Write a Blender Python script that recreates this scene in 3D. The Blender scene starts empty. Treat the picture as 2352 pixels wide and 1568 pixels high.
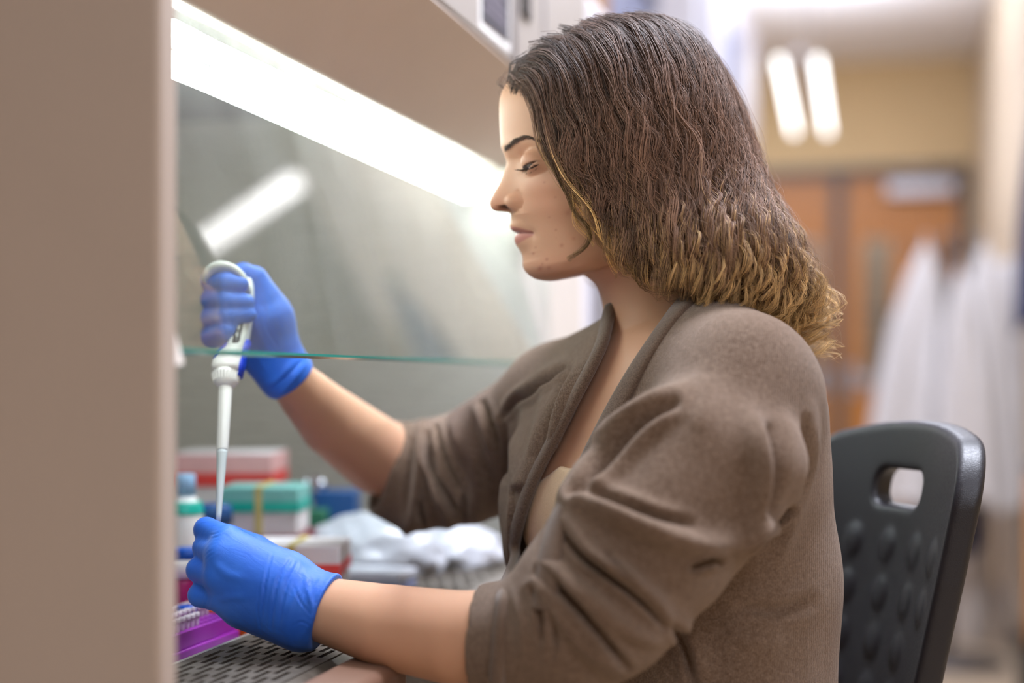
import bpy, bmesh, math, random
import numpy as np
import openvdb as vdb
from mathutils import Vector, Matrix

# ------------------------------------------------------------------ camera
SC = bpy.context.scene
COL = SC.collection
rng = np.random.default_rng(7)
random.seed(7)

F_PX = 50.0 / 36.0 * 2352.0        # focal length in pixels of the 2352 px wide frame
YAW = math.radians(14.93)          # the aisle runs along +Y, the camera looks a little left of it
HOR = 868.0                        # height of the horizon in the frame
ZC = 1.01                          # camera height above the floor
CA, SA = math.cos(YAW), math.sin(YAW)

cam_data = bpy.data.cameras.new('camera')
cam = bpy.data.objects.new('camera', cam_data)
COL.objects.link(cam)
cam.location = (0, 0, ZC)
cam.rotation_euler = (math.pi / 2, 0, YAW)
cam_data.lens = 50.0
cam_data.sensor_width = 36.0
cam_data.shift_y = (HOR - 784.0) / 2352.0
cam_data.clip_start = 0.05
cam_data.dof.use_dof = True
cam_data.dof.focus_distance = 1.205
cam_data.dof.aperture_fstop = 1.6
SC.camera = cam

# ------------------------------------------------------------------ world, lights, exposure
world = bpy.data.worlds.new('world')
SC.world = world
world.use_nodes = True
world.node_tree.nodes['Background'].inputs[0].default_value = (1.0, 0.95, 0.90, 1)
world.node_tree.nodes['Background'].inputs[1].default_value = 0.05
SC.view_settings.view_transform = 'Standard'
SC.view_settings.look = 'None'
SC.view_settings.gamma = 1.0
SC.view_settings.use_curve_mapping = False
SC.view_settings.exposure = 0.12
SC.cycles.max_bounces = 8
SC.cycles.diffuse_bounces = 4
SC.cycles.transparent_max_bounces = 16
SC.cycles.caustics_reflective = False
SC.cycles.caustics_refractive = False


def area_light(name, loc, size, power, color=(1, 1, 1), rot=(0, 0, 0), size_y=None):
    l = bpy.data.lights.new(name, 'AREA')
    l.shape = 'RECTANGLE'
    l.size = size
    l.size_y = size_y or size
    l.energy = power
    l.color = color
    o = bpy.data.objects.new(name, l)
    o.location = loc
    o.rotation_euler = rot
    COL.objects.link(o)
    return o


# the fluorescent ceiling lamps of the room (cool white), each seen only by its light, and added fills
LAMP = (0.90, 0.95, 1.10)
area_light('ceiling_light_over_bench', (0.20, 1.60, 2.71), 0.9, 88, LAMP, size_y=0.7)
area_light('ceiling_light_by_coats', (0.0, 4.1, 2.71), 0.6, 28, LAMP, size_y=0.6)
area_light('ceiling_light_by_doors', (-0.72, 6.2, 2.71), 0.6, 38, LAMP, size_y=1.2)
area_light('fill_light_near', (1.2, -1.3, 2.71), 1.4, 52, LAMP, size_y=0.7)  # added fill behind the camera, for the side panel and cheek
area_light('pendant_uplight', (-0.25, 5.8, ZC + 1.27), 0.25, 22, LAMP, rot=(math.pi, 0, 0), size_y=1.2)
area_light('far_bay_fill', (2.3, 3.6, 2.25), 0.3, 18, LAMP, rot=(math.pi, 0, 0), size_y=2.4)  # added, no fixture there: brightens the ceiling and its bounce
area_light('corridor_fill', (-0.2, 8.75, 2.71), 0.6, 14, LAMP)  # added to brighten what shows through the door glazing

# ------------------------------------------------------------------ frames of reference
def L(u, v, d):
    """point seen at frame position (u, v) at depth d, in the camera-aligned local frame (right, depth, up)"""
    return np.array([(u - 1176.0) / F_PX * d, d, (HOR - v) / F_PX * d])


def toW(p):
    """camera-aligned local frame -> world"""
    p = np.asarray(p, float)
    q = np.empty_like(p)
    q[..., 0] = p[..., 0] * CA - p[..., 1] * SA
    q[..., 1] = p[..., 0] * SA + p[..., 1] * CA
    q[..., 2] = p[..., 2] + ZC
    return q


def W(u, v, d):
    return toW(L(u, v, d))


def proj(p):
    """local frame -> frame position"""
    return 1176.0 + F_PX * p[..., 0] / p[..., 1], HOR - F_PX * p[..., 2] / p[..., 1]


# ------------------------------------------------------------------ mesh helpers
def link(o, parent=None):
    COL.objects.link(o)
    if parent is not None:
        o.parent = parent
    return o


def tag(o, label=None, cat=None, group=None, kind=None):
    if label: o['label'] = label
    if cat: o['category'] = cat
    if group: o['group'] = group
    if kind: o['kind'] = kind
    return o


def empty(name, loc, label, cat, group=None):
    o = bpy.data.objects.new(name, None)
    o.location = loc
    o.empty_display_size = 0.05
    COL.objects.link(o)
    return tag(o, label, cat, group)


def base_of(parent):
    """world position of a parent (parents are never rotated or scaled)"""
    p = Vector((0, 0, 0))
    while parent is not None:
        p += parent.location
        parent = parent.parent
    return np.array(p)


def mesh_np(name, verts, faces, mat=None, parent=None, smooth=True, colors=None, nside=4):
    """numpy mesh -> one linked object; verts in world coordinates"""
    verts = np.asarray(verts, np.float32) - base_of(parent).astype(np.float32)
    me = bpy.data.meshes.new(name)
    if isinstance(faces, np.ndarray):
        nf, ns = faces.shape
        me.vertices.add(len(verts))
        me.vertices.foreach_set('co', verts.ravel())
        me.loops.add(nf * ns)
        me.loops.foreach_set('vertex_index', faces.astype(np.int32).ravel())
        me.polygons.add(nf)
        me.polygons.foreach_set('loop_start', np.arange(0, nf * ns, ns, dtype=np.int32))
        me.update(calc_edges=True)
    else:
        me.from_pydata([tuple(v) for v in verts], [], faces)
    if smooth:
        me.polygons.foreach_set('use_smooth', np.ones(len(me.polygons), bool))
    if colors is not None:
        a = me.color_attributes.new('tint', 'FLOAT_COLOR', 'POINT')
        c = np.ones((len(verts), 4), np.float32)
        c[:, :colors.shape[1]] = colors
        a.data.foreach_set('color', c.ravel())
    if mat: me.materials.append(mat)
    o = bpy.data.objects.new(name, me)
    return link(o, parent)


def vnormals(verts, quads):
    a, b, c, d = (verts[quads[:, i]] for i in range(4))
    n = np.cross(c - a, d - b)
    out = np.zeros_like(verts)
    for i in range(4):
        for k in range(3):
            out[:, k] += np.bincount(quads[:, i], n[:, k], len(verts))
    return out / np.maximum(np.linalg.norm(out, axis=1, keepdims=True), 1e-12)


def laplace(verts, quads, it=1, lam=0.5, w=None):
    e = np.concatenate([quads[:, [0, 1]], quads[:, [1, 2]], quads[:, [2, 3]], quads[:, [3, 0]]])
    e = np.concatenate([e, e[:, ::-1]])
    deg = np.maximum(np.bincount(e[:, 0], minlength=len(verts)), 1)[:, None]
    v = verts.copy()
    for _ in range(it):
        s = np.stack([np.bincount(e[:, 0], v[e[:, 1], k], len(v)) for k in range(3)], 1) / deg
        v += (s - v) * (lam if w is None else lam * w[:, None])
    return v


# ------------------------------------------------------------------ signed distance sculpting
class Sdf:
    def __init__(s, lo, hi, vox, far=0.06):
        s.lo = np.array(lo, float); s.vox = vox; s.far = far
        s.n = np.ceil((np.array(hi) - s.lo) / vox).astype(int) + 1
        s.f = np.full(s.n, far, np.float32)
        s.ax = [s.lo[i] + np.arange(s.n[i]) * vox for i in range(3)]

    def like(s):
        t = Sdf.__new__(Sdf)
        t.lo, t.vox, t.far, t.n, t.ax = s.lo, s.vox, s.far, s.n, s.ax
        t.f = np.full(s.n, s.far, np.float32)
        return t

    def block(s, blo, bhi):
        i0 = np.clip(np.floor((np.asarray(blo) - s.lo) / s.vox).astype(int), 0, s.n)
        i1 = np.clip(np.ceil((np.asarray(bhi) - s.lo) / s.vox).astype(int) + 1, 0, s.n)
        sl = tuple(slice(a, b) for a, b in zip(i0, i1))
        g = [s.ax[0][sl[0]][:, None, None], s.ax[1][sl[1]][None, :, None], s.ax[2][sl[2]][None, None, :]]
        return sl, g

    def union(s, sl, d, k):
        a = s.f[sl]
        if k <= 0:
            s.f[sl] = np.minimum(a, d)
        else:
            h = np.maximum(k - np.abs(a - d), 0) / k
            s.f[sl] = np.minimum(a, d) - h * h * k * 0.25

    def cut(s, sl, d, k=0.0):
        """remove the part where d < 0"""
        a = s.f[sl]; b = -d
        if k <= 0:
            s.f[sl] = np.maximum(a, b)
        else:
            h = np.maximum(k - np.abs(a - b), 0) / k
            s.f[sl] = np.maximum(a, b) + h * h * k * 0.25

    def cone(s, a, b, ra, rb, k=0.0, cut=False):
        a = np.asarray(a, float); b = np.asarray(b, float)
        m = max(ra, rb) + k + s.far
        sl, (x, y, z) = s.block(np.minimum(a, b) - m, np.maximum(a, b) + m)
        ab = b - a; l2 = max(ab @ ab, 1e-12)
        t = np.clip(((x - a[0]) * ab[0] + (y - a[1]) * ab[1] + (z - a[2]) * ab[2]) / l2, 0, 1)
        d = np.sqrt((x - a[0] - t * ab[0]) ** 2 + (y - a[1] - t * ab[1]) ** 2 + (z - a[2] - t * ab[2]) ** 2) - (ra + (rb - ra) * t)
        (s.cut if cut else s.union)(sl, d.astype(np.float32), k)

    def chain(s, pts, rad, k=0.0):
        for i in range(len(pts) - 1):
            s.cone(pts[i], pts[i + 1], rad[i], rad[i + 1], k if i == 0 else min(k, 0.0015))

    def ell(s, c, r, axes=None, k=0.0, cut=False):
        c = np.asarray(c, float); r = np.asarray(r, float)
        m = r.max() + k + s.far
        sl, (x, y, z) = s.block(c - m, c + m)
        x = x - c[0]; y = y - c[1]; z = z - c[2]
        A = np.eye(3) if axes is None else np.asarray(axes, float)
        q = [(x * A[i][0] + y * A[i][1] + z * A[i][2]) for i in range(3)]
        k0 = np.sqrt(sum((q[i] / r[i]) ** 2 for i in range(3)))
        k1 = np.sqrt(sum((q[i] / r[i] ** 2) ** 2 for i in range(3)))
        d = k0 * (k0 - 1) / np.maximum(k1, 1e-6)
        (s.cut if cut else s.union)(sl, d.astype(np.float32), k)

    def finer(s):
        """double the resolution"""
        f = s.f
        for ax in range(3):
            m = 0.5 * (np.take(f, range(f.shape[ax] - 1), ax) + np.take(f, range(1, f.shape[ax]), ax))
            sh = list(f.shape); sh[ax] = sh[ax] * 2 - 1
            g = np.empty(sh, np.float32)
            ev = [slice(None)] * 3; od = [slice(None)] * 3
            ev[ax] = slice(0, None, 2); od[ax] = slice(1, None, 2)
            g[tuple(ev)] = f; g[tuple(od)] = m
            f = g
        s.f = f; s.vox *= 0.5; s.n = np.array(f.shape)
        s.ax = [s.lo[i] + np.arange(s.n[i]) * s.vox for i in range(3)]

    def sample(s, p):
        q = (np.asarray(p) - s.lo) / s.vox
        q = np.clip(q, 0, s.n - 1.001)
        i = q.astype(int); t = q - i
        o = 0
        for dx in (0, 1):
            for dy in (0, 1):
                for dz in (0, 1):
                    w = (t[..., 0] if dx else 1 - t[..., 0]) * (t[..., 1] if dy else 1 - t[..., 1]) * (t[..., 2] if dz else 1 - t[..., 2])
                    o = o + w * s.f[i[..., 0] + dx, i[..., 1] + dy, i[..., 2] + dz]
        return o

    def mesh(s, it=2):
        g = vdb.FloatGrid(s.far)
        g.copyFromArray(np.ascontiguousarray(s.f, np.float32))
        pts, quads = g.convertToQuads(0.0)
        v = np.asarray(pts, float) * s.vox + s.lo
        q = np.asarray(quads, int)
        # outward orientation
        a, b, c, d = (v[q[:, i]] for i in range(4))
        if np.einsum('ij,ij->', a, np.cross(b, c) + np.cross(c, d)) < 0:
            q = q[:, ::-1]
        if it:
            v = laplace(v, q, it, 0.5)
        return v, q


def smoothstep(a, b, x):
    t = np.clip((x - a) / (b - a), 0, 1)
    return t * t * (3 - 2 * t)


def polyline(pts, n, closed=False):
    """resampled Catmull-Rom curve through the points"""
    p = np.asarray(pts, float)
    q = np.vstack([2 * p[0] - p[1], p, 2 * p[-1] - p[-2]])
    out = []
    for i in range(1, len(q) - 2):
        t = np.linspace(0, 1, 16, endpoint=False)[:, None]
        a, b, c, d = q[i - 1], q[i], q[i + 1], q[i + 2]
        out.append(0.5 * ((2 * b) + (c - a) * t + (2 * a - 5 * b + 4 * c - d) * t ** 2 + (3 * b - a - 3 * c + d) * t ** 3))
    out.append(p[-1:])
    c = np.vstack(out)
    s = np.concatenate([[0], np.cumsum(np.linalg.norm(np.diff(c, axis=0), axis=1))])
    u = np.linspace(0, s[-1], n)
    return np.stack([np.interp(u, s, c[:, k]) for k in range(c.shape[1])], 1)


def seg_dist(u, v, poly):
    """distance of many points to a polyline in the plane, the position along it (0..1) and the signed side"""
    best = np.full(u.shape, 1e9); tt = np.zeros(u.shape); sd = np.zeros(u.shape)
    p = np.asarray(poly, float)
    ln = np.concatenate([[0], np.cumsum(np.linalg.norm(np.diff(p, axis=0), axis=1))])
    for i in range(len(p) - 1):
        a, b = p[i], p[i + 1]; ab = b - a; l2 = ab @ ab
        t = np.clip(((u - a[0]) * ab[0] + (v - a[1]) * ab[1]) / l2, 0, 1)
        dx = u - a[0] - t * ab[0]; dy = v - a[1] - t * ab[1]
        d = np.hypot(dx, dy)
        m = d < best
        best[m] = d[m]; tt[m] = (ln[i] + t[m] * math.sqrt(l2)) / ln[-1]
        sd[m] = np.sign(ab[0] * dy[m] - ab[1] * dx[m])
    return best, tt, sd


def in_poly(u, v, poly):
    p = np.asarray(poly, float); r = np.zeros(u.shape, bool)
    j = len(p) - 1
    for i in range(len(p)):
        c = ((p[i, 1] > v) != (p[j, 1] > v)) & (u < (p[j, 0] - p[i, 0]) * (v - p[i, 1]) / (p[j, 1] - p[i, 1] + 1e-12) + p[i, 0])
        r ^= c; j = i
    return r

# ------------------------------------------------------------------ materials
def srgb(r, g, b):
    f = lambda c: (c / 255 / 12.92) if c / 255 <= 0.04045 else ((c / 255 + 0.055) / 1.055) ** 2.4
    return (f(r), f(g), f(b), 1.0)


class Mat:
    """small builder around one Principled material"""
    def __init__(s, name, color=(0.8, 0.8, 0.8, 1), rough=0.5, metal=0.0, spec=0.5, **kw):
        s.m = bpy.data.materials.new(name); s.m.use_nodes = True
        s.t = s.m.node_tree; s.p = s.t.nodes['Principled BSDF']; s.out = s.t.nodes['Material Output']
        s.set('Base Color', color); s.set('Roughness', rough); s.set('Metallic', metal); s.set('Specular IOR Level', spec)
        for k, v in kw.items(): s.set(k.replace('_', ' '), v)

    def set(s, k, v): s.p.inputs[k].default_value = v
    def node(s, typ, **kw):
        n = s.t.nodes.new(typ)
        for k, v in kw.items():
            if k in n.inputs: n.inputs[k].default_value = v
            else: setattr(n, k, v)
        return n
    def link(s, a, b): s.t.links.new(a, b)
    def coord(s, kind='Object', scale=None):
        c = s.node('ShaderNodeTexCoord').outputs[kind]
        if scale is not None:
            mp = s.node('ShaderNodeMapping'); mp.inputs['Scale'].default_value = scale
            s.link(c, mp.inputs['Vector']); c = mp.outputs['Vector']
        return c
    def noise(s, scale, detail=4, rough=0.55, vec=None, dist=0.0):
        n = s.node('ShaderNodeTexNoise'); n.inputs['Scale'].default_value = scale; n.inputs['Detail'].default_value = detail
        n.inputs['Roughness'].default_value = rough; n.inputs['Distortion'].default_value = dist
        s.link(vec or s.coord(), n.inputs['Vector']); return n.outputs['Fac']
    def ramp(s, fac, stops):
        r = s.node('ShaderNodeValToRGB'); e = r.color_ramp.elements
        while len(e) < len(stops): e.new(0.5)
        for el, (p, c) in zip(e, stops):
            el.position = p; el.color = c
        s.link(fac, r.inputs['Fac']); return r.outputs['Color']
    def mix(s, fac, a, b, mode='MIX'):
        n = s.node('ShaderNodeMix', data_type='RGBA', blend_type=mode)
        for sock, v in ((n.inputs[0], fac), (n.inputs[6], a), (n.inputs[7], b)):
            if hasattr(v, 'links') or isinstance(v, bpy.types.NodeSocket): s.link(v, sock)
            else: sock.default_value = v
        return n.outputs[2]
    def math(s, op, a, b=None):
        n = s.node('ShaderNodeMath', operation=op)
        for i, v in enumerate((a, b)):
            if v is None: continue
            if isinstance(v, bpy.types.NodeSocket): s.link(v, n.inputs[i])
            else: n.inputs[i].default_value = v
        return n.outputs[0]
    def bump(s, h, strength=0.3, dist=0.001, prev=None):
        b = s.node('ShaderNodeBump'); b.inputs['Strength'].default_value = strength; b.inputs['Distance'].default_value = dist
        s.link(h, b.inputs['Height'])
        if prev is not None: s.link(prev, b.inputs['Normal'])
        s.link(b.outputs['Normal'], s.p.inputs['Normal']); return b.outputs['Normal']
    def attr(s, name): return s.node('ShaderNodeAttribute', attribute_name=name).outputs
    def base(s, c): s.link(c, s.p.inputs['Base Color'])


M = {}


def plain(name, color, rough=0.5, metal=0.0, spec=0.5, noise=0.06, scale=40.0, bump=0.0, **kw):
    m = Mat(name, color, rough, metal, spec, **kw)
    n = m.noise(scale)
    c0 = tuple(max(0, x * (1 - noise)) for x in color[:3]) + (1,)
    c1 = tuple(min(1, x * (1 + noise)) for x in color[:3]) + (1,)
    m.base(m.ramp(n, [(0.3, c0), (0.7, c1)]))
    if bump: m.bump(m.noise(scale * 6), bump, 0.0006)
    M[name] = m.m
    return m


def make_materials():
    # skin
    m = Mat('skin', (0.6, 0.4, 0.3, 1), 0.52, 0, 0.32)
    tint = m.attr('tint')['Color']
    n1 = m.noise(38, 3); n2 = m.noise(420, 2); n3 = m.noise(170, 2)
    c = m.mix(m.math('MULTIPLY', n1, 0.5), tint, (0.62, 0.33, 0.24, 1), 'MULTIPLY')
    c = m.mix(0.55, tint, m.mix(n1, tint, m.mix(0.35, tint, (0.45, 0.22, 0.15, 1))))
    spots = m.ramp(n3, [(0.70, (0, 0, 0, 1)), (0.76, (1, 1, 1, 1))])
    c = m.mix(m.math('MULTIPLY', spots, 0.14), c, m.mix(0.5, tint, (0.22, 0.10, 0.07, 1)))
    m.base(c)
    m.set('Subsurface Weight', 0.16); m.set('Subsurface Radius', (1.0, 0.35, 0.2)); m.set('Subsurface Scale', 0.006)
    m.bump(n2, 0.10, 0.0004)
    M['skin'] = m.m

    # brushed wool knit of the cardigan
    m = Mat('cardigan_knit', srgb(126, 104, 88), 0.95, 0, 0.1)
    n1 = m.noise(14, 5, 0.6); n2 = m.noise(900, 3, 0.7); n3 = m.noise(260, 3, 0.6)
    c = m.ramp(n1, [(0.3, srgb(112, 91, 74)), (0.7, srgb(131, 108, 90))])
    c = m.mix(m.ramp(n3, [(0.35, (0, 0, 0, 1)), (0.7, (1, 1, 1, 1))]), c, m.mix(0.75, c, srgb(150, 128, 111)))
    c = m.mix(m.ramp(n2, [(0.4, (0, 0, 0, 1)), (0.62, (1, 1, 1, 1))]), m.mix(0.55, c, srgb(66, 51, 41)), c)
    m.base(c)
    m.set('Sheen Weight', 0.38); m.set('Sheen Roughness', 0.4); m.set('Sheen Tint', (0.9, 0.8, 0.72, 1))
    wv = m.node('ShaderNodeTexWave'); wv.inputs['Scale'].default_value = 210; wv.inputs['Distortion'].default_value = 3.5
    wv.inputs['Detail'].default_value = 2; m.link(m.coord(), wv.inputs['Vector'])
    h = m.math('ADD', m.math('MULTIPLY', n2, 1.3), m.math('MULTIPLY', wv.outputs['Fac'], 0.35))
    m.bump(h, 0.75, 0.0015)
    M['cardigan_knit'] = m.m

    m = Mat('cardigan_rib', srgb(118, 98, 82), 0.95, 0, 0.1)
    n2 = m.noise(900, 3, 0.7)
    m.base(m.ramp(n2, [(0.35, srgb(84, 68, 56)), (0.65, srgb(120, 100, 85))]))
    m.set('Sheen Weight', 0.3); m.set('Sheen Roughness', 0.5)
    m.bump(n2, 0.5, 0.001)
    M['cardigan_rib'] = m.m

    m = Mat('tank_fabric', srgb(222, 190, 155), 0.85, 0, 0.15)
    n2 = m.noise(1200, 2)
    m.base(m.ramp(n2, [(0.3, srgb(214, 182, 148)), (0.7, srgb(230, 200, 166))]))
    m.bump(n2, 0.2, 0.0005); m.set('Sheen Weight', 0.15)
    M['tank_fabric'] = m.m

    # thin blue nitrile
    m = Mat('nitrile', srgb(40, 92, 215), 0.48, 0, 0.35)
    n1 = m.noise(22, 4); n2 = m.noise(700, 2)
    m.base(m.ramp(n1, [(0.3, srgb(38, 98, 206)), (0.7, srgb(56, 118, 222))]))
    wv = m.node('ShaderNodeTexNoise'); wv.inputs['Scale'].default_value = 60; wv.inputs['Detail'].default_value = 5
    wv.inputs['Distortion'].default_value = 1.2
    m.link(m.coord('Object', (1, 3.0, 0.6)), wv.inputs['Vector'])
    m.bump(m.math('ADD', m.math('MULTIPLY', wv.outputs['Fac'], 1.0), m.math('MULTIPLY', n2, 0.12)), 0.25, 0.0016)
    m.set('Sheen Weight', 0.25); m.set('Sheen Roughness', 0.4); m.set('Sheen Tint', (0.7, 0.8, 1.0, 1))
    M['nitrile'] = m.m

    m = Mat('hair_strand', (0.1, 0.06, 0.04, 1), 0.46, 0, 0.20)
    m.base(m.attr('tint')['Color'])
    m.set('Sheen Weight', 0.1)
    M['hair_strand'] = m.m
    m = Mat('hair_dark', (0.030, 0.017, 0.011, 1), 0.6, 0, 0.3)
    n = m.noise(60, 4, 0.6, m.coord('Object', (1, 1, 0.25)))
    m.base(m.ramp(n, [(0.3, (0.020, 0.011, 0.008, 1)), (0.75, (0.065, 0.038, 0.025, 1))]))
    m.bump(n, 0.6, 0.004)
    M['hair_dark'] = m.m
    m = Mat('eye', (0.8, 0.8, 0.8, 1), 0.08, 0, 0.5)
    m.base(m.attr('tint')['Color'])
    M['eye'] = m.m
    plain('denim', srgb(45, 55, 78), 0.9, scale=200)
    plain('shoe_black', srgb(30, 30, 32), 0.6)


make_materials()

# ------------------------------------------------------------------ plain geometry builders (world coordinates)
def rel(x, y, z):
    """point given with height relative to the camera"""
    return (x, y, z + ZC)


class MB:
    """collects polygons into one mesh"""
    def __init__(s): s.v = []; s.f = []
    def add(s, vs, fs):
        o = len(s.v); s.v += [tuple(map(float, p)) for p in vs]; s.f += [tuple(i + o for i in f) for f in fs]; return s
    def box(s, lo, hi):
        (x0, y0, z0), (x1, y1, z1) = lo, hi
        return s.add([(x0, y0, z0), (x1, y0, z0), (x1, y1, z0), (x0, y1, z0), (x0, y0, z1), (x1, y0, z1), (x1, y1, z1), (x0, y1, z1)],
                     [(0, 3, 2, 1), (4, 5, 6, 7), (0, 1, 5, 4), (1, 2, 6, 5), (2, 3, 7, 6), (3, 0, 4, 7)])
    def prism(s, prof, y0, y1, axis='y'):
        """profile of (x, z) pairs swept along y"""
        n = len(prof)
        vs = [(x, y0, z) for x, z in prof] + [(x, y1, z) for x, z in prof]
        fs = [tuple(range(n))[::-1], tuple(range(n, 2 * n))] + [(i, (i + 1) % n, n + (i + 1) % n, n + i) for i in range(n)]
        return s.add(vs, fs)
    def lathe(s, prof, c=(0, 0, 0), seg=24, axis=(0, 0, 1), cap=True):
        """profile of (radius, height)"""
        ax = Vector(axis).normalized(); q = Vector((0, 0, 1)).rotation_difference(ax).to_matrix()
        n = len(prof); vs = []
        for r, h in prof:
            for k in range(seg):
                a = 2 * math.pi * k / seg
                p = q @ Vector((r * math.cos(a), r * math.sin(a), h)); vs.append((p.x + c[0], p.y + c[1], p.z + c[2]))
        fs = [(i * seg + k, i * seg + (k + 1) % seg, (i + 1) * seg + (k + 1) % seg, (i + 1) * seg + k) for i in range(n - 1) for k in range(seg)]
        if cap: fs += [tuple(range(seg))[::-1], tuple(range((n - 1) * seg, n * seg))]
        return s.add(vs, fs)
    def tube(s, pts, r, seg=10):
        p = [Vector(q) for q in pts]; n = len(p); vs = []
        rs = r if hasattr(r, '__len__') else [r] * n
        up = None
        for i in range(n):
            t = (p[min(i + 1, n - 1)] - p[max(i - 1, 0)]).normalized()
            a = t.cross(up or Vector((0.3, 0.2, 0.9))).normalized() if up is None else (up - t * up.dot(t)).normalized()
            up = a; b = t.cross(a)
            for k in range(seg):
                w = 2 * math.pi * k / seg
                q = p[i] + a * math.cos(w) * rs[i] + b * math.sin(w) * rs[i]; vs.append(tuple(q))
        fs = [(i * seg + k, i * seg + (k + 1) % seg, (i + 1) * seg + (k + 1) % seg, (i + 1) * seg + k) for i in range(n - 1) for k in range(seg)]
        fs += [tuple(range(seg))[::-1], tuple(range((n - 1) * seg, n * seg))]
        return s.add(vs, fs)
    def build(s, name, mat, parent=None, smooth=False, bevel=0.0, seg=2, angle=35):
        off = base_of(parent)
        me = bpy.data.meshes.new(name)
        me.from_pydata([tuple(np.array(v) - off) for v in s.v], [], s.f)
        bm = bmesh.new(); bm.from_mesh(me); bmesh.ops.recalc_face_normals(bm, faces=bm.faces[:]); bm.to_mesh(me); bm.free()
        me.materials.append(M[mat] if isinstance(mat, str) else mat)
        o = bpy.data.objects.new(name, me); link(o, parent)
        if bevel:
            m = o.modifiers.new('bevel', 'BEVEL'); m.width = bevel; m.segments = seg; m.limit_method = 'ANGLE'; m.angle_limit = math.radians(angle)
        if smooth or bevel:
            me.polygons.foreach_set('use_smooth', np.ones(len(me.polygons), bool))
            if not smooth or bevel:
                try: me.set_sharp_from_angle(angle=math.radians(40))
                except Exception: pass
        return o


def struct(o): o['kind'] = 'structure'; return o


def text_mesh(name, body, size, loc, rot, mat, parent, extrude=0.0002):
    cu = bpy.data.curves.new(name, 'FONT'); cu.body = body; cu.size = size; cu.extrude = extrude; cu.align_x = 'CENTER'; cu.align_y = 'CENTER'
    t = bpy.data.objects.new(name, cu); COL.objects.link(t)
    bpy.context.view_layer.update()
    me = bpy.data.meshes.new_from_object(t.evaluated_get(bpy.context.evaluated_depsgraph_get()))
    bpy.data.objects.remove(t, do_unlink=True); bpy.data.curves.remove(cu)
    me.name = name; me.materials.clear(); me.materials.append(M[mat])
    o = bpy.data.objects.new(name, me); link(o, parent)
    o.location = Vector(loc) - Vector(base_of(parent)); o.rotation_euler = rot
    return o


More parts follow.
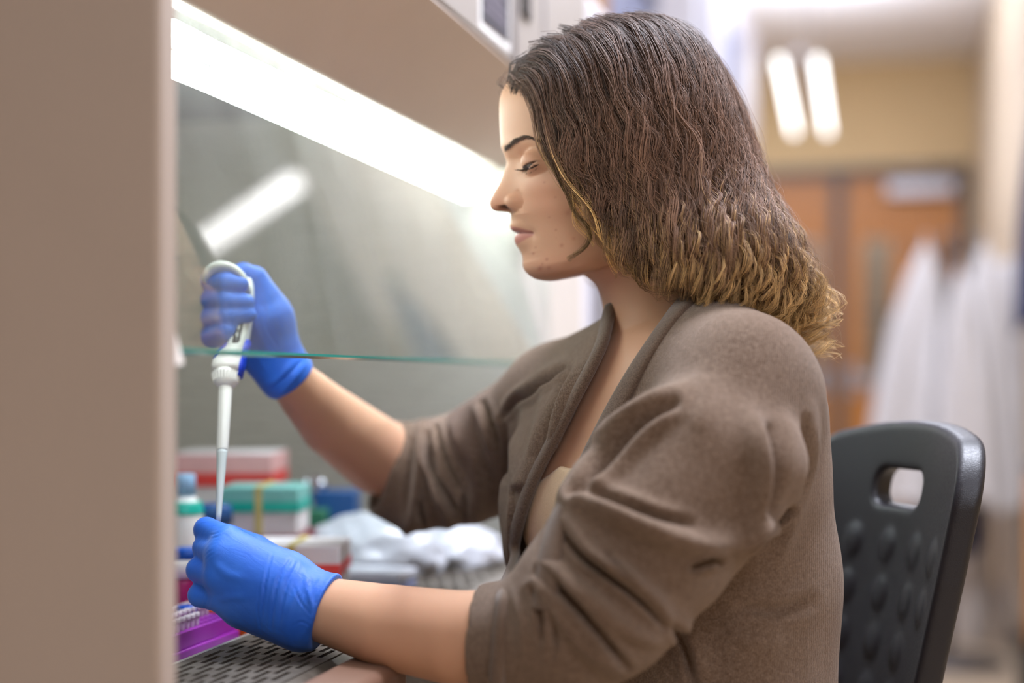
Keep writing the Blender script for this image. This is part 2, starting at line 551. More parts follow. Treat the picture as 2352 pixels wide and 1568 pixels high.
def glass_material(name, tint=(0.93, 0.97, 0.95, 1), dirt=True):
    m = bpy.data.materials.new(name); m.use_nodes = True; t = m.node_tree; t.nodes.clear()
    out = t.nodes.new('ShaderNodeOutputMaterial')
    tr = t.nodes.new('ShaderNodeBsdfTransparent'); tr.inputs[0].default_value = tint
    gl = t.nodes.new('ShaderNodeBsdfGlossy'); gl.inputs['Roughness'].default_value = 0.03
    fr = t.nodes.new('ShaderNodeFresnel'); fr.inputs['IOR'].default_value = 1.5
    mx = t.nodes.new('ShaderNodeMixShader')
    ge = t.nodes.new('ShaderNodeNewGeometry'); iv = t.nodes.new('ShaderNodeMath'); iv.operation = 'SUBTRACT'; iv.inputs[0].default_value = 1.0
    t.links.new(ge.outputs['Backfacing'], iv.inputs[1])
    k2 = t.nodes.new('ShaderNodeMath'); k2.operation = 'MULTIPLY'; t.links.new(fr.outputs[0], k2.inputs[0]); t.links.new(iv.outputs[0], k2.inputs[1])
    k3 = t.nodes.new('ShaderNodeMath'); k3.operation = 'MULTIPLY'; k3.inputs[1].default_value = 1.7 if dirt else 1.0; k3.use_clamp = True
    t.links.new(k2.outputs[0], k3.inputs[0]); t.links.new(k3.outputs[0], mx.inputs[0]); t.links.new(tr.outputs[0], mx.inputs[1]); t.links.new(gl.outputs[0], mx.inputs[2])
    last = mx.outputs[0]
    if dirt:
        co = t.nodes.new('ShaderNodeTexCoord')
        fine = t.nodes.new('ShaderNodeTexNoise'); fine.inputs['Scale'].default_value = 900; fine.inputs['Detail'].default_value = 2
        mp = t.nodes.new('ShaderNodeMapping'); mp.inputs['Scale'].default_value = (6, 9, 3.2); mp.inputs['Rotation'].default_value = (0.6, 0, 0)
        big = t.nodes.new('ShaderNodeTexNoise'); big.inputs['Scale'].default_value = 1.6; big.inputs['Detail'].default_value = 7; big.inputs['Roughness'].default_value = 0.62; big.inputs['Distortion'].default_value = 0.6
        t.links.new(co.outputs['Object'], mp.inputs[0]); t.links.new(mp.outputs[0], big.inputs['Vector']); t.links.new(co.outputs['Object'], fine.inputs['Vector'])
        r1 = t.nodes.new('ShaderNodeMapRange'); r1.inputs[1].default_value = 0.35; r1.inputs[2].default_value = 0.75; r1.inputs[3].default_value = 0.012; r1.inputs[4].default_value = 0.095
        r2 = t.nodes.new('ShaderNodeMapRange'); r2.inputs[1].default_value = 0.60; r2.inputs[2].default_value = 0.74; r2.inputs[3].default_value = 0.0; r2.inputs[4].default_value = 0.22
        t.links.new(big.outputs['Fac'], r1.inputs[0]); t.links.new(fine.outputs['Fac'], r2.inputs[0])
        mu = t.nodes.new('ShaderNodeMath'); mu.operation = 'MULTIPLY'; t.links.new(r2.outputs[0], mu.inputs[0]); t.links.new(big.outputs['Fac'], mu.inputs[1])
        ad = t.nodes.new('ShaderNodeMath'); ad.operation = 'ADD'; t.links.new(r1.outputs[0], ad.inputs[0]); t.links.new(mu.outputs[0], ad.inputs[1])
        df = t.nodes.new('ShaderNodeBsdfDiffuse'); df.inputs[0].default_value = (0.75, 0.75, 0.72, 1)
        tl = t.nodes.new('ShaderNodeBsdfTranslucent'); tl.inputs[0].default_value = (0.8, 0.8, 0.76, 1)
        m2 = t.nodes.new('ShaderNodeMixShader'); m2.inputs[0].default_value = 0.5
        t.links.new(df.outputs[0], m2.inputs[1]); t.links.new(tl.outputs[0], m2.inputs[2])
        m3 = t.nodes.new('ShaderNodeMixShader'); t.links.new(ad.outputs[0], m3.inputs[0]); t.links.new(last, m3.inputs[1]); t.links.new(m2.outputs[0], m3.inputs[2])
        last = m3.outputs[0]
    t.links.new(last, out.inputs[0])
    M[name] = m
    return m


def emitter(name, color, strength):
    m = bpy.data.materials.new(name); m.use_nodes = True; t = m.node_tree; t.nodes.clear()
    e = t.nodes.new('ShaderNodeEmission'); e.inputs[0].default_value = color; e.inputs[1].default_value = strength
    o = t.nodes.new('ShaderNodeOutputMaterial'); t.links.new(e.outputs[0], o.inputs[0]); M[name] = m
    return m


plain('wall_tan', srgb(216, 190, 146), 0.8, noise=0.02, scale=3)
plain('wall_cream', srgb(188, 171, 149), 0.8, noise=0.02, scale=3)
plain('ceiling_white', srgb(240, 239, 242), 0.9, noise=0.015, scale=6)
plain('floor_vinyl', srgb(190, 170, 145), 0.35, noise=0.06, scale=9)
plain('door_frame_paint', srgb(86, 78, 74), 0.5)
plain('metal_grey', srgb(170, 168, 172), 0.35, 0.7)
plain('fascia_enamel', srgb(156, 149, 143), 0.4, noise=0.015, scale=12, bump=0.04)
plain('white_enamel', srgb(222, 217, 210), 0.38, noise=0.015, scale=12, bump=0.04)
plain('housing_grey', srgb(88, 96, 102), 0.5)
plain('housing_dark', srgb(44, 48, 52), 0.5)
plain('beige_enamel', srgb(212, 198, 188), 0.40, noise=0.02, scale=10, bump=0.05)
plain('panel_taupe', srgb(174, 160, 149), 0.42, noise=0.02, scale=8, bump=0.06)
plain('black_plastic', srgb(16, 16, 18), 0.4)
plain('cloth_white', srgb(206, 202, 201), 0.9, noise=0.03, scale=18)
plain('cloth_navy', srgb(24, 34, 74), 0.9, scale=60)
plain('sheeting_white', srgb(214, 206, 200), 0.5, noise=0.03, scale=8)
plain('cardboard', srgb(150, 116, 84), 0.85, scale=30)
plain('tray_blue', srgb(120, 128, 160), 0.5)
plain('fridge_white', srgb(222, 222, 232), 0.35, noise=0.01)
plain('paper_white', srgb(238, 238, 236), 0.8)
plain('print_slate', srgb(66, 63, 70), 0.7)
plain('print_lilac', srgb(116, 109, 122), 0.7)
m = Mat('door_wood', srgb(178, 112, 46), 0.42)
wv = m.node('ShaderNodeTexWave'); wv.inputs['Scale'].default_value = 1.6; wv.inputs['Distortion'].default_value = 7; wv.inputs['Detail'].default_value = 4
m.link(m.coord('Object', (6, 1, 0.35)), wv.inputs['Vector'])
m.base(m.ramp(wv.outputs['Fac'], [(0.2, srgb(166, 104, 40)), (0.8, srgb(186, 124, 56))])); M['door_wood'] = m.m
m = Mat('stainless', srgb(204, 201, 193), 0.30, 0.45)
n = m.noise(30, 5, 0.6, m.coord('Object', (0.3, 0.3, 14)))
m.link(m.ramp(n, [(0.3, (0.22, 0.22, 0.22, 1)), (0.7, (0.42, 0.42, 0.42, 1))]), m.p.inputs['Roughness'])
m.bump(n, 0.02, 0.0002); M['stainless'] = m.m
m = Mat('stainless_grille', srgb(100, 92, 82), 0.5, 0.4)
n = m.noise(26, 6, 0.65)
m.base(m.ramp(n, [(0.30, srgb(72, 62, 52)), (0.55, srgb(104, 97, 88))])); m.bump(m.noise(400, 2), 0.08, 0.0004); M['stainless_grille'] = m.m
emitter('lamp_tube', (0.95, 1.0, 0.99, 1), 21.0)
emitter('lamp_room', (1.0, 0.98, 0.97, 1), 7.0)
emitter('lamp_pendant', (0.97, 0.98, 1.0, 1), 4.5)
glass_material('sash_glass')
glass_material('clear_plastic', (0.96, 0.97, 0.97, 1), False)
m = Mat('glass_edge', srgb(40, 140, 126), 0.15, 0, 0.6, Transmission_Weight=0.3); M['glass_edge'] = m.m

# ------------------------------------------------------------------ the room
X0, X1, Y0, Y1, ZT = -1.30, 3.40, -2.60, 8.10, 2.76
PX, PY = 0.448, 4.95                       # partition beside the doors

struct(MB().box((X0, Y0, -0.1), (X1, Y1, 0.0)).build('floor', 'floor_vinyl'))
struct(MB().box((X0, Y0, ZT), (X1, Y1, ZT + 0.1)).build('ceiling', 'ceiling_white'))
struct(MB().box((X0 - 0.1, Y0, 0), (X0, Y1, ZT)).build('wall_left', 'wall_cream'))
struct(MB().box((X1, Y0, 0), (X1 + 0.1, Y1, ZT)).build('wall_right', 'wall_tan'))
struct(MB().box((X0, Y0 - 0.1, 0), (X1, Y0, ZT)).build('wall_front', 'wall_cream'))
# the wall with the doors
DX0, DX1, DZ = -0.80, 0.355, 2.12
back = struct(MB().box((X0, Y1, 0), (DX0 - 0.06, Y1 + 0.1, ZT)).box((DX1 + 0.06, Y1, 0), (X1, Y1 + 0.1, ZT)).box((DX0 - 0.06, Y1, DZ + 0.06), (DX1 + 0.06, Y1 + 0.1, ZT)).build('wall_back', 'wall_tan'))
struct(MB().box((PX, PY, 0), (PX + 0.16, Y1, ZT)).build('wall_partition', 'wall_cream'))
struct(MB().box((PX - 0.012, PY, 0), (PX, Y1, 0.10)).build('baseboard_partition', 'black_plastic'))
# double doors
door = bpy.data.objects.new('door_1', None); door.location = (-0.2, Y1, 0); COL.objects.link(door); door['kind'] = 'structure'
MB().box((DX0 - 0.06, Y1 - 0.03, 0), (DX0, Y1 + 0.08, DZ + 0.06)).box((DX1, Y1 - 0.03, 0), (DX1 + 0.06, Y1 + 0.08, DZ + 0.06)).box((DX0, Y1 - 0.03, DZ), (DX1, Y1 + 0.08, DZ + 0.06)).build('door_frame', 'door_frame_paint', door, bevel=0.004)
MX = -0.285
for x0, x1, side in ((DX0, MX - 0.035, -1), (MX + 0.035, DX1, 1)):
    # a leaf with a narrow glazed slot
    wx0, wx1, wz0, wz1 = (x0 + 0.10, x0 + 0.25, 0.95, 1.78) if side > 0 else (x1 - 0.20, x1 - 0.06, 0.95, 1.78)
    leaf = MB().box((x0, Y1, 0.01), (wx0, Y1 + 0.045, DZ)).box((wx1, Y1, 0.01), (x1, Y1 + 0.045, DZ)).box((wx0, Y1, 0.01), (wx1, Y1 + 0.045, wz0)).box((wx0, Y1, wz1), (wx1, Y1 + 0.045, DZ)).build('door_leaf', 'door_wood', door)
    MB().box((wx0, Y1 + 0.018, wz0), (wx1, Y1 + 0.026, wz1)).build('pane', 'clear_plastic', leaf)
    MB().box((wx0 - 0.012, Y1 - 0.006, (wz0 + wz1) / 2 - 0.008), (wx1 + 0.012, Y1 + 0.0, (wz0 + wz1) / 2 + 0.008)).build('glazing_bar', 'door_frame_paint', leaf)
    hx = x0 + 0.05 if side > 0 else x1 - 0.05
    MB().box((hx - 0.025, Y1 - 0.012, 0.92), (hx + 0.025, Y1, 1.08)).tube([(hx, Y1 - 0.01, 1.0), (hx, Y1 - 0.055, 1.0), (hx + side * 0.10, Y1 - 0.055, 1.0)], 0.010).build('handle', 'metal_grey', leaf)
MB().box((MX - 0.035, Y1 - 0.02, 0), (MX + 0.035, Y1 + 0.05, DZ)).build('mullion', 'door_frame_paint', door, bevel=0.003)
cl = MB().box((DX1 - 0.38, Y1 - 0.07, DZ - 0.115), (DX1 - 0.02, Y1 - 0.002, DZ - 0.03)).build('door_closer', 'metal_grey', door, bevel=0.008)
MB().tube([(DX1 - 0.12, Y1 - 0.04, DZ - 0.03), (DX1 - 0.18, Y1 - 0.09, DZ + 0.02), (DX1 - 0.30, Y1 - 0.05, DZ + 0.03)], 0.008).build('arm', 'metal_grey', cl)
# a lit corridor seen through the glazing
struct(MB().box((X0, Y1 + 1.2, 0), (X1, Y1 + 1.3, ZT)).box((X0, Y1 + 0.1, ZT), (X1, Y1 + 1.3, ZT + 0.1)).box((X0, Y1 + 0.1, -0.1), (X1, Y1 + 1.3, 0)).build('wall_corridor', 'wall_cream'))

# ------------------------------------------------------------------ lamps of the room
def troffer(x, y, w, l, label, group=None, tubes=0):
    t = empty('ceiling_light', (x, y, ZT), label, 'ceiling light', group)
    MB().box((x - w / 2 - 0.02, y - l / 2 - 0.02, ZT - 0.03), (x - w / 2, y + l / 2 + 0.02, ZT)).box((x + w / 2, y - l / 2 - 0.02, ZT - 0.03), (x + w / 2 + 0.02, y + l / 2 + 0.02, ZT)) \
        .box((x - w / 2, y - l / 2 - 0.02, ZT - 0.03), (x + w / 2, y - l / 2, ZT)).box((x - w / 2, y + l / 2, ZT - 0.03), (x + w / 2, y + l / 2 + 0.02, ZT)).build('frame', 'ceiling_white', t)
    MB().box((x - w / 2, y - l / 2, ZT - 0.02), (x + w / 2, y + l / 2, ZT - 0.005)).build('diffuser', 'lamp_room', t)
    return t

# ------------------------------------------------------------------ biosafety cabinet
CY0, CY1, CYR = 0.748, 1.70, 1.885         # inner left, inner right and outer right ends along the aisle
cab = empty('biosafety_cabinet', (-0.85, 1.45, 0.0), 'large off-white biological safety cabinet with slanted glass sash and lit interior', 'lab cabinet')
KC = 1.12                                  # scale about the camera, chosen so the sash's lamp reflection clears the face
Z = lambda z: ZC + KC * z  # heights scaled from the camera's eye level


class CB(MB):
    """parts of the cabinet: plan dimensions times KC"""
    def build(s, *a, **k):
        s.v = [(x * KC, y * KC, z) for x, y, z in s.v]
        return MB.build(s, *a, **k)


# left side panel: the big taupe slab at the edge of the view
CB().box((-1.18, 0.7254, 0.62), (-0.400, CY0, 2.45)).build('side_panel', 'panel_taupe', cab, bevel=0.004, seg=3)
CB().box((-1.18, CY1, 0.62), (-0.402, CYR, 2.45)).build('side_panel', 'white_enamel', cab, bevel=0.006, seg=3)
# canopy: overhanging lip, slanted underside, upright control fascia
prof = [(-0.478, Z(0.252)), (-0.462, Z(0.250)), (-0.398, Z(0.342)), (-0.398, Z(1.40)), (-1.15, Z(1.40)), (-1.15, Z(0.34)), (-0.560, Z(0.34)), (-0.500, Z(0.275))]
CB().prism([(-0.478, Z(0.2545)), (-0.462, Z(0.2545)), (-0.398, Z(0.3425)), (-0.420, Z(0.3425)), (-0.480, Z(0.268))], CY0, CY1).build('canopy', 'beige_enamel', cab, bevel=0.003)
CB().box((-0.52, CY0, Z(0.343)), (-0.397, CYR, 2.45)).build('control_fascia', 'fascia_enamel', cab, bevel=0.003)
CB().prism([(-0.500, Z(0.30)), (-0.53, Z(0.335)), (-1.15, Z(0.335)), (-1.15, Z(0.355)), (-0.50, Z(0.343))], CY0, CY1).build('inner_ceiling', 'housing_grey', cab)
CB().box((-1.15, CY0, 0.66), (-1.12, CY1, Z(0.34))).build('inner_back_wall', 'stainless', cab)
CB().box((-1.12, CY1 - 0.006, Z(-0.22)), (-0.44, CY1 - 0.0005, Z(0.335))).build('inner_side_wall', 'stainless', cab)
CB().box((-1.12, CY0 + 0.0005, Z(-0.22)), (-0.44, CY0 + 0.006, Z(0.335))).build('inner_side_wall', 'stainless', cab)
# sash
TT = math.radians(15.5)
def sash_pt(s, off=0.0):
    """point along the sash from its lower edge, off = distance toward the room"""
    return (-0.410 - math.sin(TT) * s + math.cos(TT) * off, Z(0.016 + math.cos(TT) * s + math.sin(TT) * off))
a, b, c, d = sash_pt(0.002, 0), sash_pt(0.002, -0.006), sash_pt(0.262, -0.006), sash_pt(0.262, 0)
sash = CB().prism([a, b, c, d], CY0 + 0.012, CY1 - 0.004).build('sash', 'sash_glass', cab)
a, b, c, d = sash_pt(0, 0), sash_pt(0, -0.006), sash_pt(0.0019, -0.006), sash_pt(0.0019, 0)
CB().prism([a, b, c, d], CY0 + 0.012, CY1 - 0.004).build('polished_edge', 'glass_edge', sash)
for y0, y1 in ((CY0, CY0 + 0.010), (CY1 - 0.003, CY1 + 0.0)):
    a, b, c, d = sash_pt(-0.01, 0.006), sash_pt(-0.01, -0.014), sash_pt(0.25, -0.014), sash_pt(0.25, 0.006)
    CB().prism([a, b, c, d], y0, y1).build('sash_track', 'white_enamel', cab)
# work surface and its front air grille
CB().box((-1.12, CY0, Z(-0.235)), (-0.505, CY1, Z(-0.2205))).build('work_tray', 'stainless', cab)
CB().box((-0.507, CY0, Z(-0.24)), (-0.503, CY1, Z(-0.208))).build('tray_rim', 'stainless', cab)


def grille_mesh():
    x0, x1, y0, y1 = -0.5035, -0.402, CY0, CY1
    rows = 12; pitch = 0.0415; slot = 0.0285
    rp = (x1 - x0 - 0.012) / rows; sw = rp * 0.56
    xs = [x0]
    for r in range(rows):
        c = x0 + 0.006 + rp * (r + 0.5); xs += [c - sw / 2, c + sw / 2]
    xs.append(x1)
    ys = {y0, y1}; holes = []
    for r in range(rows):
        off = 0.010 + (pitch * 0.5 if r % 2 else 0.0)
        y = y0 + off
        while y + slot < y1 - 0.004:
            ys |= {round(y, 5), round(y + slot, 5)}; holes.append((r, round(y, 5), round(y + slot, 5))); y += pitch
    ys = sorted(ys); nx, ny = len(xs), len(ys)
    solid = np.ones((nx - 1, ny - 1), bool)
    for r, a, b in holes:
        i = 1 + 2 * r
        for j in range(ny - 1):
            if ys[j] >= a - 1e-6 and ys[j + 1] <= b + 1e-6: solid[i, j] = False
    m = CB(); zt, zb = Z(-0.208), Z(-0.2105)
    vid = lambda i, j, l: (i * ny + j) * 2 + l
    vs = [(x, y, z) for x in xs for y in ys for z in (zt, zb)]
    fs = []
    for i in range(nx - 1):
        for j in range(ny - 1):
            if not solid[i, j]: continue
            fs += [(vid(i, j, 0), vid(i + 1, j, 0), vid(i + 1, j + 1, 0), vid(i, j + 1, 0)), (vid(i, j, 1), vid(i, j + 1, 1), vid(i + 1, j + 1, 1), vid(i + 1, j, 1))]
            for di, dj, a, b in ((-1, 0, (i, j), (i, j + 1)), (1, 0, (i + 1, j + 1), (i + 1, j)), (0, -1, (i + 1, j), (i, j)), (0, 1, (i, j + 1), (i + 1, j + 1))):
                ii, jj = i + di, j + dj
                if ii < 0 or jj < 0 or ii >= nx - 1 or jj >= ny - 1 or not solid[ii, jj]:
                    fs.append((vid(*a, 0), vid(*b, 0), vid(*b, 1), vid(*a, 1)))
    m.add(vs, fs)
    return m


gr = grille_mesh().build('air_grille', 'stainless_grille', cab)
CB().box((-0.503, CY0, Z(-0.27)), (-0.402, CY1, Z(-0.262))).build('grille_trough', 'black_plastic', cab)
CB().prism([(-0.402, Z(-0.208)), (-0.392, Z(-0.2125)), (-0.388, Z(-0.222)), (-0.388, Z(-0.34)), (-0.402, Z(-0.34))], CY0, CY1).build('front_lip', 'stainless_grille', cab, bevel=0.002)
CB().box((-1.18, CY0, 0.62), (-0.390, CYR, Z(-0.275))).build('base_cabinet', 'white_enamel', cab, bevel=0.004)
for y in (0.76, 1.84):
    for x in (-1.12, -0.52):
        CB().box((x - 0.03, y - 0.02, 0.0), (x + 0.03, y + 0.03, 0.63)).build('leg', 'white_enamel', cab)
# lamps behind the sash
lampx = [(-0.497, 0.2465), (-0.503, 0.2270)]
CB().prism([(-0.487, Z(0.273)), (-0.487, Z(0.279)), (-0.515, Z(0.298)), (-0.525, Z(0.298)), (-0.505, Z(0.275))], CY0 + 0.03, CY1 - 0.02).build('lamp_housing', 'housing_dark', cab)
for x, z in lampx:
    tb = CB().lathe([(0.0098, 0), (0.0108, 0.006), (0.0108, 0.876), (0.0098, 0.882)], (x, CY0 + 0.045, Z(z)), 20, (0, 1, 0)).build('lamp_tube', 'lamp_tube', cab, smooth=True)
    for y in (CY0 + 0.030, CY0 + 0.927):
        CB().box((x - 0.016, y, Z(z) - 0.0095), (x + 0.006, y + 0.015, Z(z) + 0.0095)).build('lamp_socket', 'white_enamel', cab)
hook = CB().tube([(-0.486, 1.31, Z(0.262)), (-0.487, 1.33, Z(0.232)), (-0.488, 1.40, Z(0.214)), (-0.489, 1.44, Z(0.214)), (-0.488, 1.47, Z(0.232)), (-0.486, 1.475, Z(0.262))], 0.0016, 8).build('sash_handle', 'metal_grey', cab, smooth=True)
# printed notice on the fascia
px = -0.3955
lab = CB().box((-0.3969, 1.369, Z(0.358)), (px, 1.470, Z(0.560))).build('instruction_label', 'print_slate', cab)
lines = CB()
rr = np.random.default_rng(5)
for k in range(17):
    z = Z(0.372 + 0.0105 * k)
    y0 = 1.376; y1 = 1.385 + rr.uniform(0.045, 0.078)
    lines.box((px, y0, z), (px + 0.0003, y1, z + 0.0045))
ln = lines.build('print_line', 'print_lilac', lab); ln['kind'] = 'stuff'
CB().box((-0.3969, 1.361, Z(0.350)), (-0.3966, 1.478, Z(0.572))).build('label_backing', 'paper_white', cab)
sw = CB().box((-0.3975, 1.492, Z(0.343)), (-0.3935, 1.502, 2.45)).build('fascia_seam', 'metal_grey', cab, bevel=0.001)
sw = CB().box((-0.3972, 1.524, Z(0.403)), (-0.3935, 1.563, Z(0.55))).build('display_window', 'black_plastic', cab, bevel=0.002)
CB().box((-0.3972, 1.63, Z(0.38)), (-0.3945, 1.635, 2.45)).build('fascia_seam', 'metal_grey', cab)

# padded rest along the front edge
rest = empty('arm_rest', (-0.41, 0.96, Z(-0.24)), 'brown padded arm rest on the front edge of the cabinet', 'arm rest')
plain('vinyl_brown', srgb(118, 88, 72), 0.45, noise=0.04, scale=60, bump=0.1)
CB().box((-0.3875, 0.70, Z(-0.238)), (-0.340, 0.985, Z(-0.2045))).build('pad', 'vinyl_brown', rest, bevel=0.010, seg=4)
CB().box((-0.3875, 0.71, Z(-0.250)), (-0.350, 0.975, Z(-0.2385))).build('bracket', 'metal_grey', rest)

# ------------------------------------------------------------------ the person: head
KPX = 1.30 / F_PX                  # one frame pixel at the depth of the face, in metres
HEAD_YAW = math.radians(6.0)
HEAD_C = (1420.0, 0.0)

SKIN = np.array([0.600, 0.338, 0.212])
LIP = np.array([0.43, 0.155, 0.135])


def head_point(u, v, y, yaw=HEAD_YAW):
    """head coordinates (u, v in frame px, y px toward the camera side) -> local frame in metres"""
    x = u - HEAD_C[0]
    c, s = np.cos(yaw), np.sin(yaw)
    xr = x * c + y * s
    yr = y * c - x * s
    return np.stack([(xr + HEAD_C[0] - 1176.0) * KPX, 1.30 - yr * KPX, (HOR - v) * KPX], -1)


def smin(a, b, k):
    h = np.maximum(k - np.abs(a - b), 0) / k
    return np.minimum(a, b) - h * h * k * 0.25


def build_head():
    # key rows: front profile (u, v), back (u, v), half width, exponent of the section
    key = [
        (1455, 82, 1457, 82, 6, 2.0), (1400, 84, 1512, 90, 50, 2.0), (1350, 92, 1555, 108, 92, 2.0), (1270, 118, 1598, 155, 132, 2.0), (1205, 158, 1620, 205, 158, 2.0),
        (1168, 190, 1628, 240, 168, 1.9), (1152, 215, 1632, 268, 174, 1.85), (1146, 240, 1634, 290, 179, 1.8), (1146, 275, 1636, 315, 183, 1.75),
        (1148, 315, 1634, 340, 185, 1.7), (1151, 340, 1630, 360, 185, 1.65), (1157, 358, 1626, 375, 184, 1.6), (1161.5, 378, 1622, 390, 182, 1.6),
        (1155, 401, 1617, 405, 180, 1.6), (1146, 425, 1612, 420, 177, 1.65), (1136, 442, 1606, 432, 174, 1.7), (1127.5, 457, 1602, 442, 172, 1.75),
        (1124, 468, 1600, 450, 170, 1.8), (1126, 479, 1598, 457, 168, 1.8), (1132, 485.5, 1596, 462, 166, 1.8), (1141, 488.5, 1595, 466, 165, 1.8),
        (1153, 489.5, 1593, 470, 164, 1.8), (1165, 490.5, 1591, 474, 163, 1.8), (1171, 493, 1589, 478, 161, 1.8), (1172.5, 500, 1587, 482, 159, 1.8),
        (1172, 511, 1584, 488, 156, 1.8), (1170, 521, 1581, 494, 152, 1.8), (1173, 529.5, 1579, 500, 149, 1.8), (1182.5, 535.5, 1578, 505, 147, 1.8),
        (1184.5, 538, 1577, 507, 146, 1.8), (1181.5, 545, 1576, 511, 144, 1.8), (1180.5, 554, 1575, 516, 142, 1.8), (1184, 564, 1574, 522, 140, 1.8),
        (1192, 575, 1573, 528, 137, 1.8), (1199, 587, 1573, 535, 134, 1.8), (1202, 600, 1572, 541, 131, 1.85), (1202.5, 611, 1572, 546, 128, 1.9),
        (1208, 624.5, 1572, 551, 124, 2.0), (1220, 636, 1572, 556, 121, 2.0), (1236, 643, 1572, 561, 118, 2.0), (1266, 645.5, 1573, 567, 114, 2.1),
        (1294, 641, 1574, 573, 110, 2.1), (1321, 633, 1576, 581, 106, 2.1), (1338, 630, 1579, 590, 104, 2.1), (1352, 638, 1584, 603, 105, 2.1),
        (1370, 656, 1594, 626, 107, 2.1), (1383, 687, 1614, 664, 112, 2.1), (1394, 725, 1640, 705, 121, 2.1), (1402, 760, 1664, 742, 132, 2.1),
        (1409, 800, 1690, 785, 146, 2.1), (1412, 840, 1705, 830, 160, 2.1), (1412, 880, 1712, 875, 168, 2.1)]
    key = np.array(key, float)
    fc = polyline(key[:, :2], 2400)
    # position of the keys along the fine curve
    kt = np.array([np.argmin(np.hypot(fc[:, 0] - k[0], fc[:, 1] - k[1])) for k in key], float)
    kt = np.maximum.accumulate(kt + np.arange(len(kt)) * 1e-3)
    s = np.arange(2400.0)
    # rows: fine over the face, coarser on the crown and the neck
    dens = np.where((s > kt[4]) & (s < kt[43]), 1.0, 0.35)
    cs = np.cumsum(dens); cs /= cs[-1]
    rows = np.interp(np.linspace(0, 1, 620), cs, s)
    Fu = np.interp(rows, s, fc[:, 0]); Fv = np.interp(rows, s, fc[:, 1])
    Bu, Bv, Wd, Ex = (np.interp(rows, kt, key[:, i]) for i in (2, 3, 4, 5))
    # smooth the interpolated keys a little
    ker = np.hanning(15); ker /= ker.sum()
    sm = lambda a: np.convolve(np.pad(a, 7, mode='edge'), ker, 'valid')
    Bu, Bv, Wd, Ex = sm(Bu), sm(Bv), sm(Wd), sm(Ex)
    # base line without nose and lips
    i_n, i_s = kt[12], kt[24]          # nasion .. philtrum
    tn = np.clip((rows - i_n) / (i_s - i_n), 0, 1)
    innose = (rows > i_n) & (rows < i_s)
    nbu = 1161.5 + (1172.5 - 1161.5) * tn + 7 * np.sin(tn * np.pi)
    nbv = 378 + (500 - 378) * tn
    Xu = np.where(innose, nbu, Fu); Xv = np.where(innose, nbv, Fv)
    i_l0, i_l1 = kt[24], kt[34]        # philtrum .. chin crease
    tl = np.clip((rows - i_l0) / (i_l1 - i_l0), 0, 1)
    inlip = (rows >= i_l0) & (rows <= i_l1)
    lbu = 1172.5 + (1199 - 1172.5) * tl + 5 * np.sin(tl * np.pi)
    lbv = 500 + (587 - 500) * tl
    Xu = np.where(inlip, lbu, Xu); Xv = np.where(inlip, lbv, Xv)
    # columns
    th = np.concatenate([np.linspace(0, 1.15, 100), np.linspace(1.15, math.pi, 46)[1:]])
    ct, st = np.cos(th), np.sin(th)
    n_r, n_c = len(rows), len(th)
    cf = 0.55
    Cu = Xu + cf * (Bu - Xu); Cv = Xv + cf * (Bv - Xv)
    e = 2.0 / Ex[:, None]
    eb = 2.0 / 2.15
    front = ct >= 0
    fx = np.where(front, np.abs(ct) ** e, -(np.abs(ct) ** eb))
    y = Wd[:, None] * np.where(front, np.abs(st) ** e, np.abs(st) ** eb)
    wF = np.clip(fx, 0, 1); wB = np.clip(-fx, 0, 1)
    u = Cu[:, None] + (Xu - Cu)[:, None] * wF + (Bu - Cu)[:, None] * wB
    v = Cv[:, None] + (Xv - Cv)[:, None] * wF + (Bv - Cv)[:, None] * wB
    frontness = smoothstep(0.0, 0.5, wF)
    ker = np.hanning(47); ker /= ker.sum()
    sm2 = lambda a: np.apply_along_axis(lambda c: np.convolve(np.pad(c, 23, mode='edge'), ker, 'valid'), 0, a)
    ws = smoothstep(50, 78, y) * (rows < kt[37])[:, None]
    ws *= smoothstep(0, 40, kt[37] - rows)[:, None]
    us, vs, ys = sm2(u), sm2(v), sm2(y)
    u += (us - u) * ws; v += (vs - v) * ws; y += (ys - y) * ws

    # ---- features, as shifts of the surface (negative u is forward)
    g = lambda x, w: np.exp(-(x / w) ** 2)
    # brow ridge, socket, cheekbone, temple, chin
    u -= 5.0 * g(v - 345, 16) * g(y - 62, 45) * frontness
    u += 13.0 * g(v - 380, 24) * g(y - 72, 34) * frontness
    u += 7.0 * g(v - 378, 16) * g(y - 34, 14) * frontness
    u -= 7.0 * g(v - 432, 34) * g(y - 92, 40) * frontness
    u += 5.0 * g(v - 505, 30) * g(y - 88, 30) * frontness
    u -= 3.0 * g(v - 612, 26) * g(y, 36) * frontness
    y += 5.0 * g(v - 430, 40) * g(u - 1300, 60)
    # nose
    wn = np.interp(tn, [0, 0.25, 0.5, 0.68, 0.80, 0.9, 1.0], [24, 25, 29, 33, 33, 31, 26])
    phi = np.exp(-(y / wn[:, None]) ** 2.3) * innose[:, None]
    u += (Fu - Xu)[:, None] * phi
    v += (Fv - Xv)[:, None] * phi
    # wing of the nose: an ellipsoid pushed out, with the crease behind it
    q = 1 - ((v - 470) / 21.0) ** 2 - ((y - 30) / 18.0) ** 2
    ala_u = 1156 + 15 * (1 - q) + 7 * (1 - q) ** 2
    u = np.where((q > -1.5) & (u < 1260), smin(u, ala_u, 9.0), u)
    dcr, tcr, _ = seg_dist(v, y, [(449, 45), (459, 51), (472, 53), (484, 49), (492, 40)])
    u += 7.0 * np.exp(-(dcr / 5.0) ** 2) * np.sin(np.clip(tcr * 1.0 + 0.1, 0, 1) * np.pi) ** 0.5 * (u < 1260)
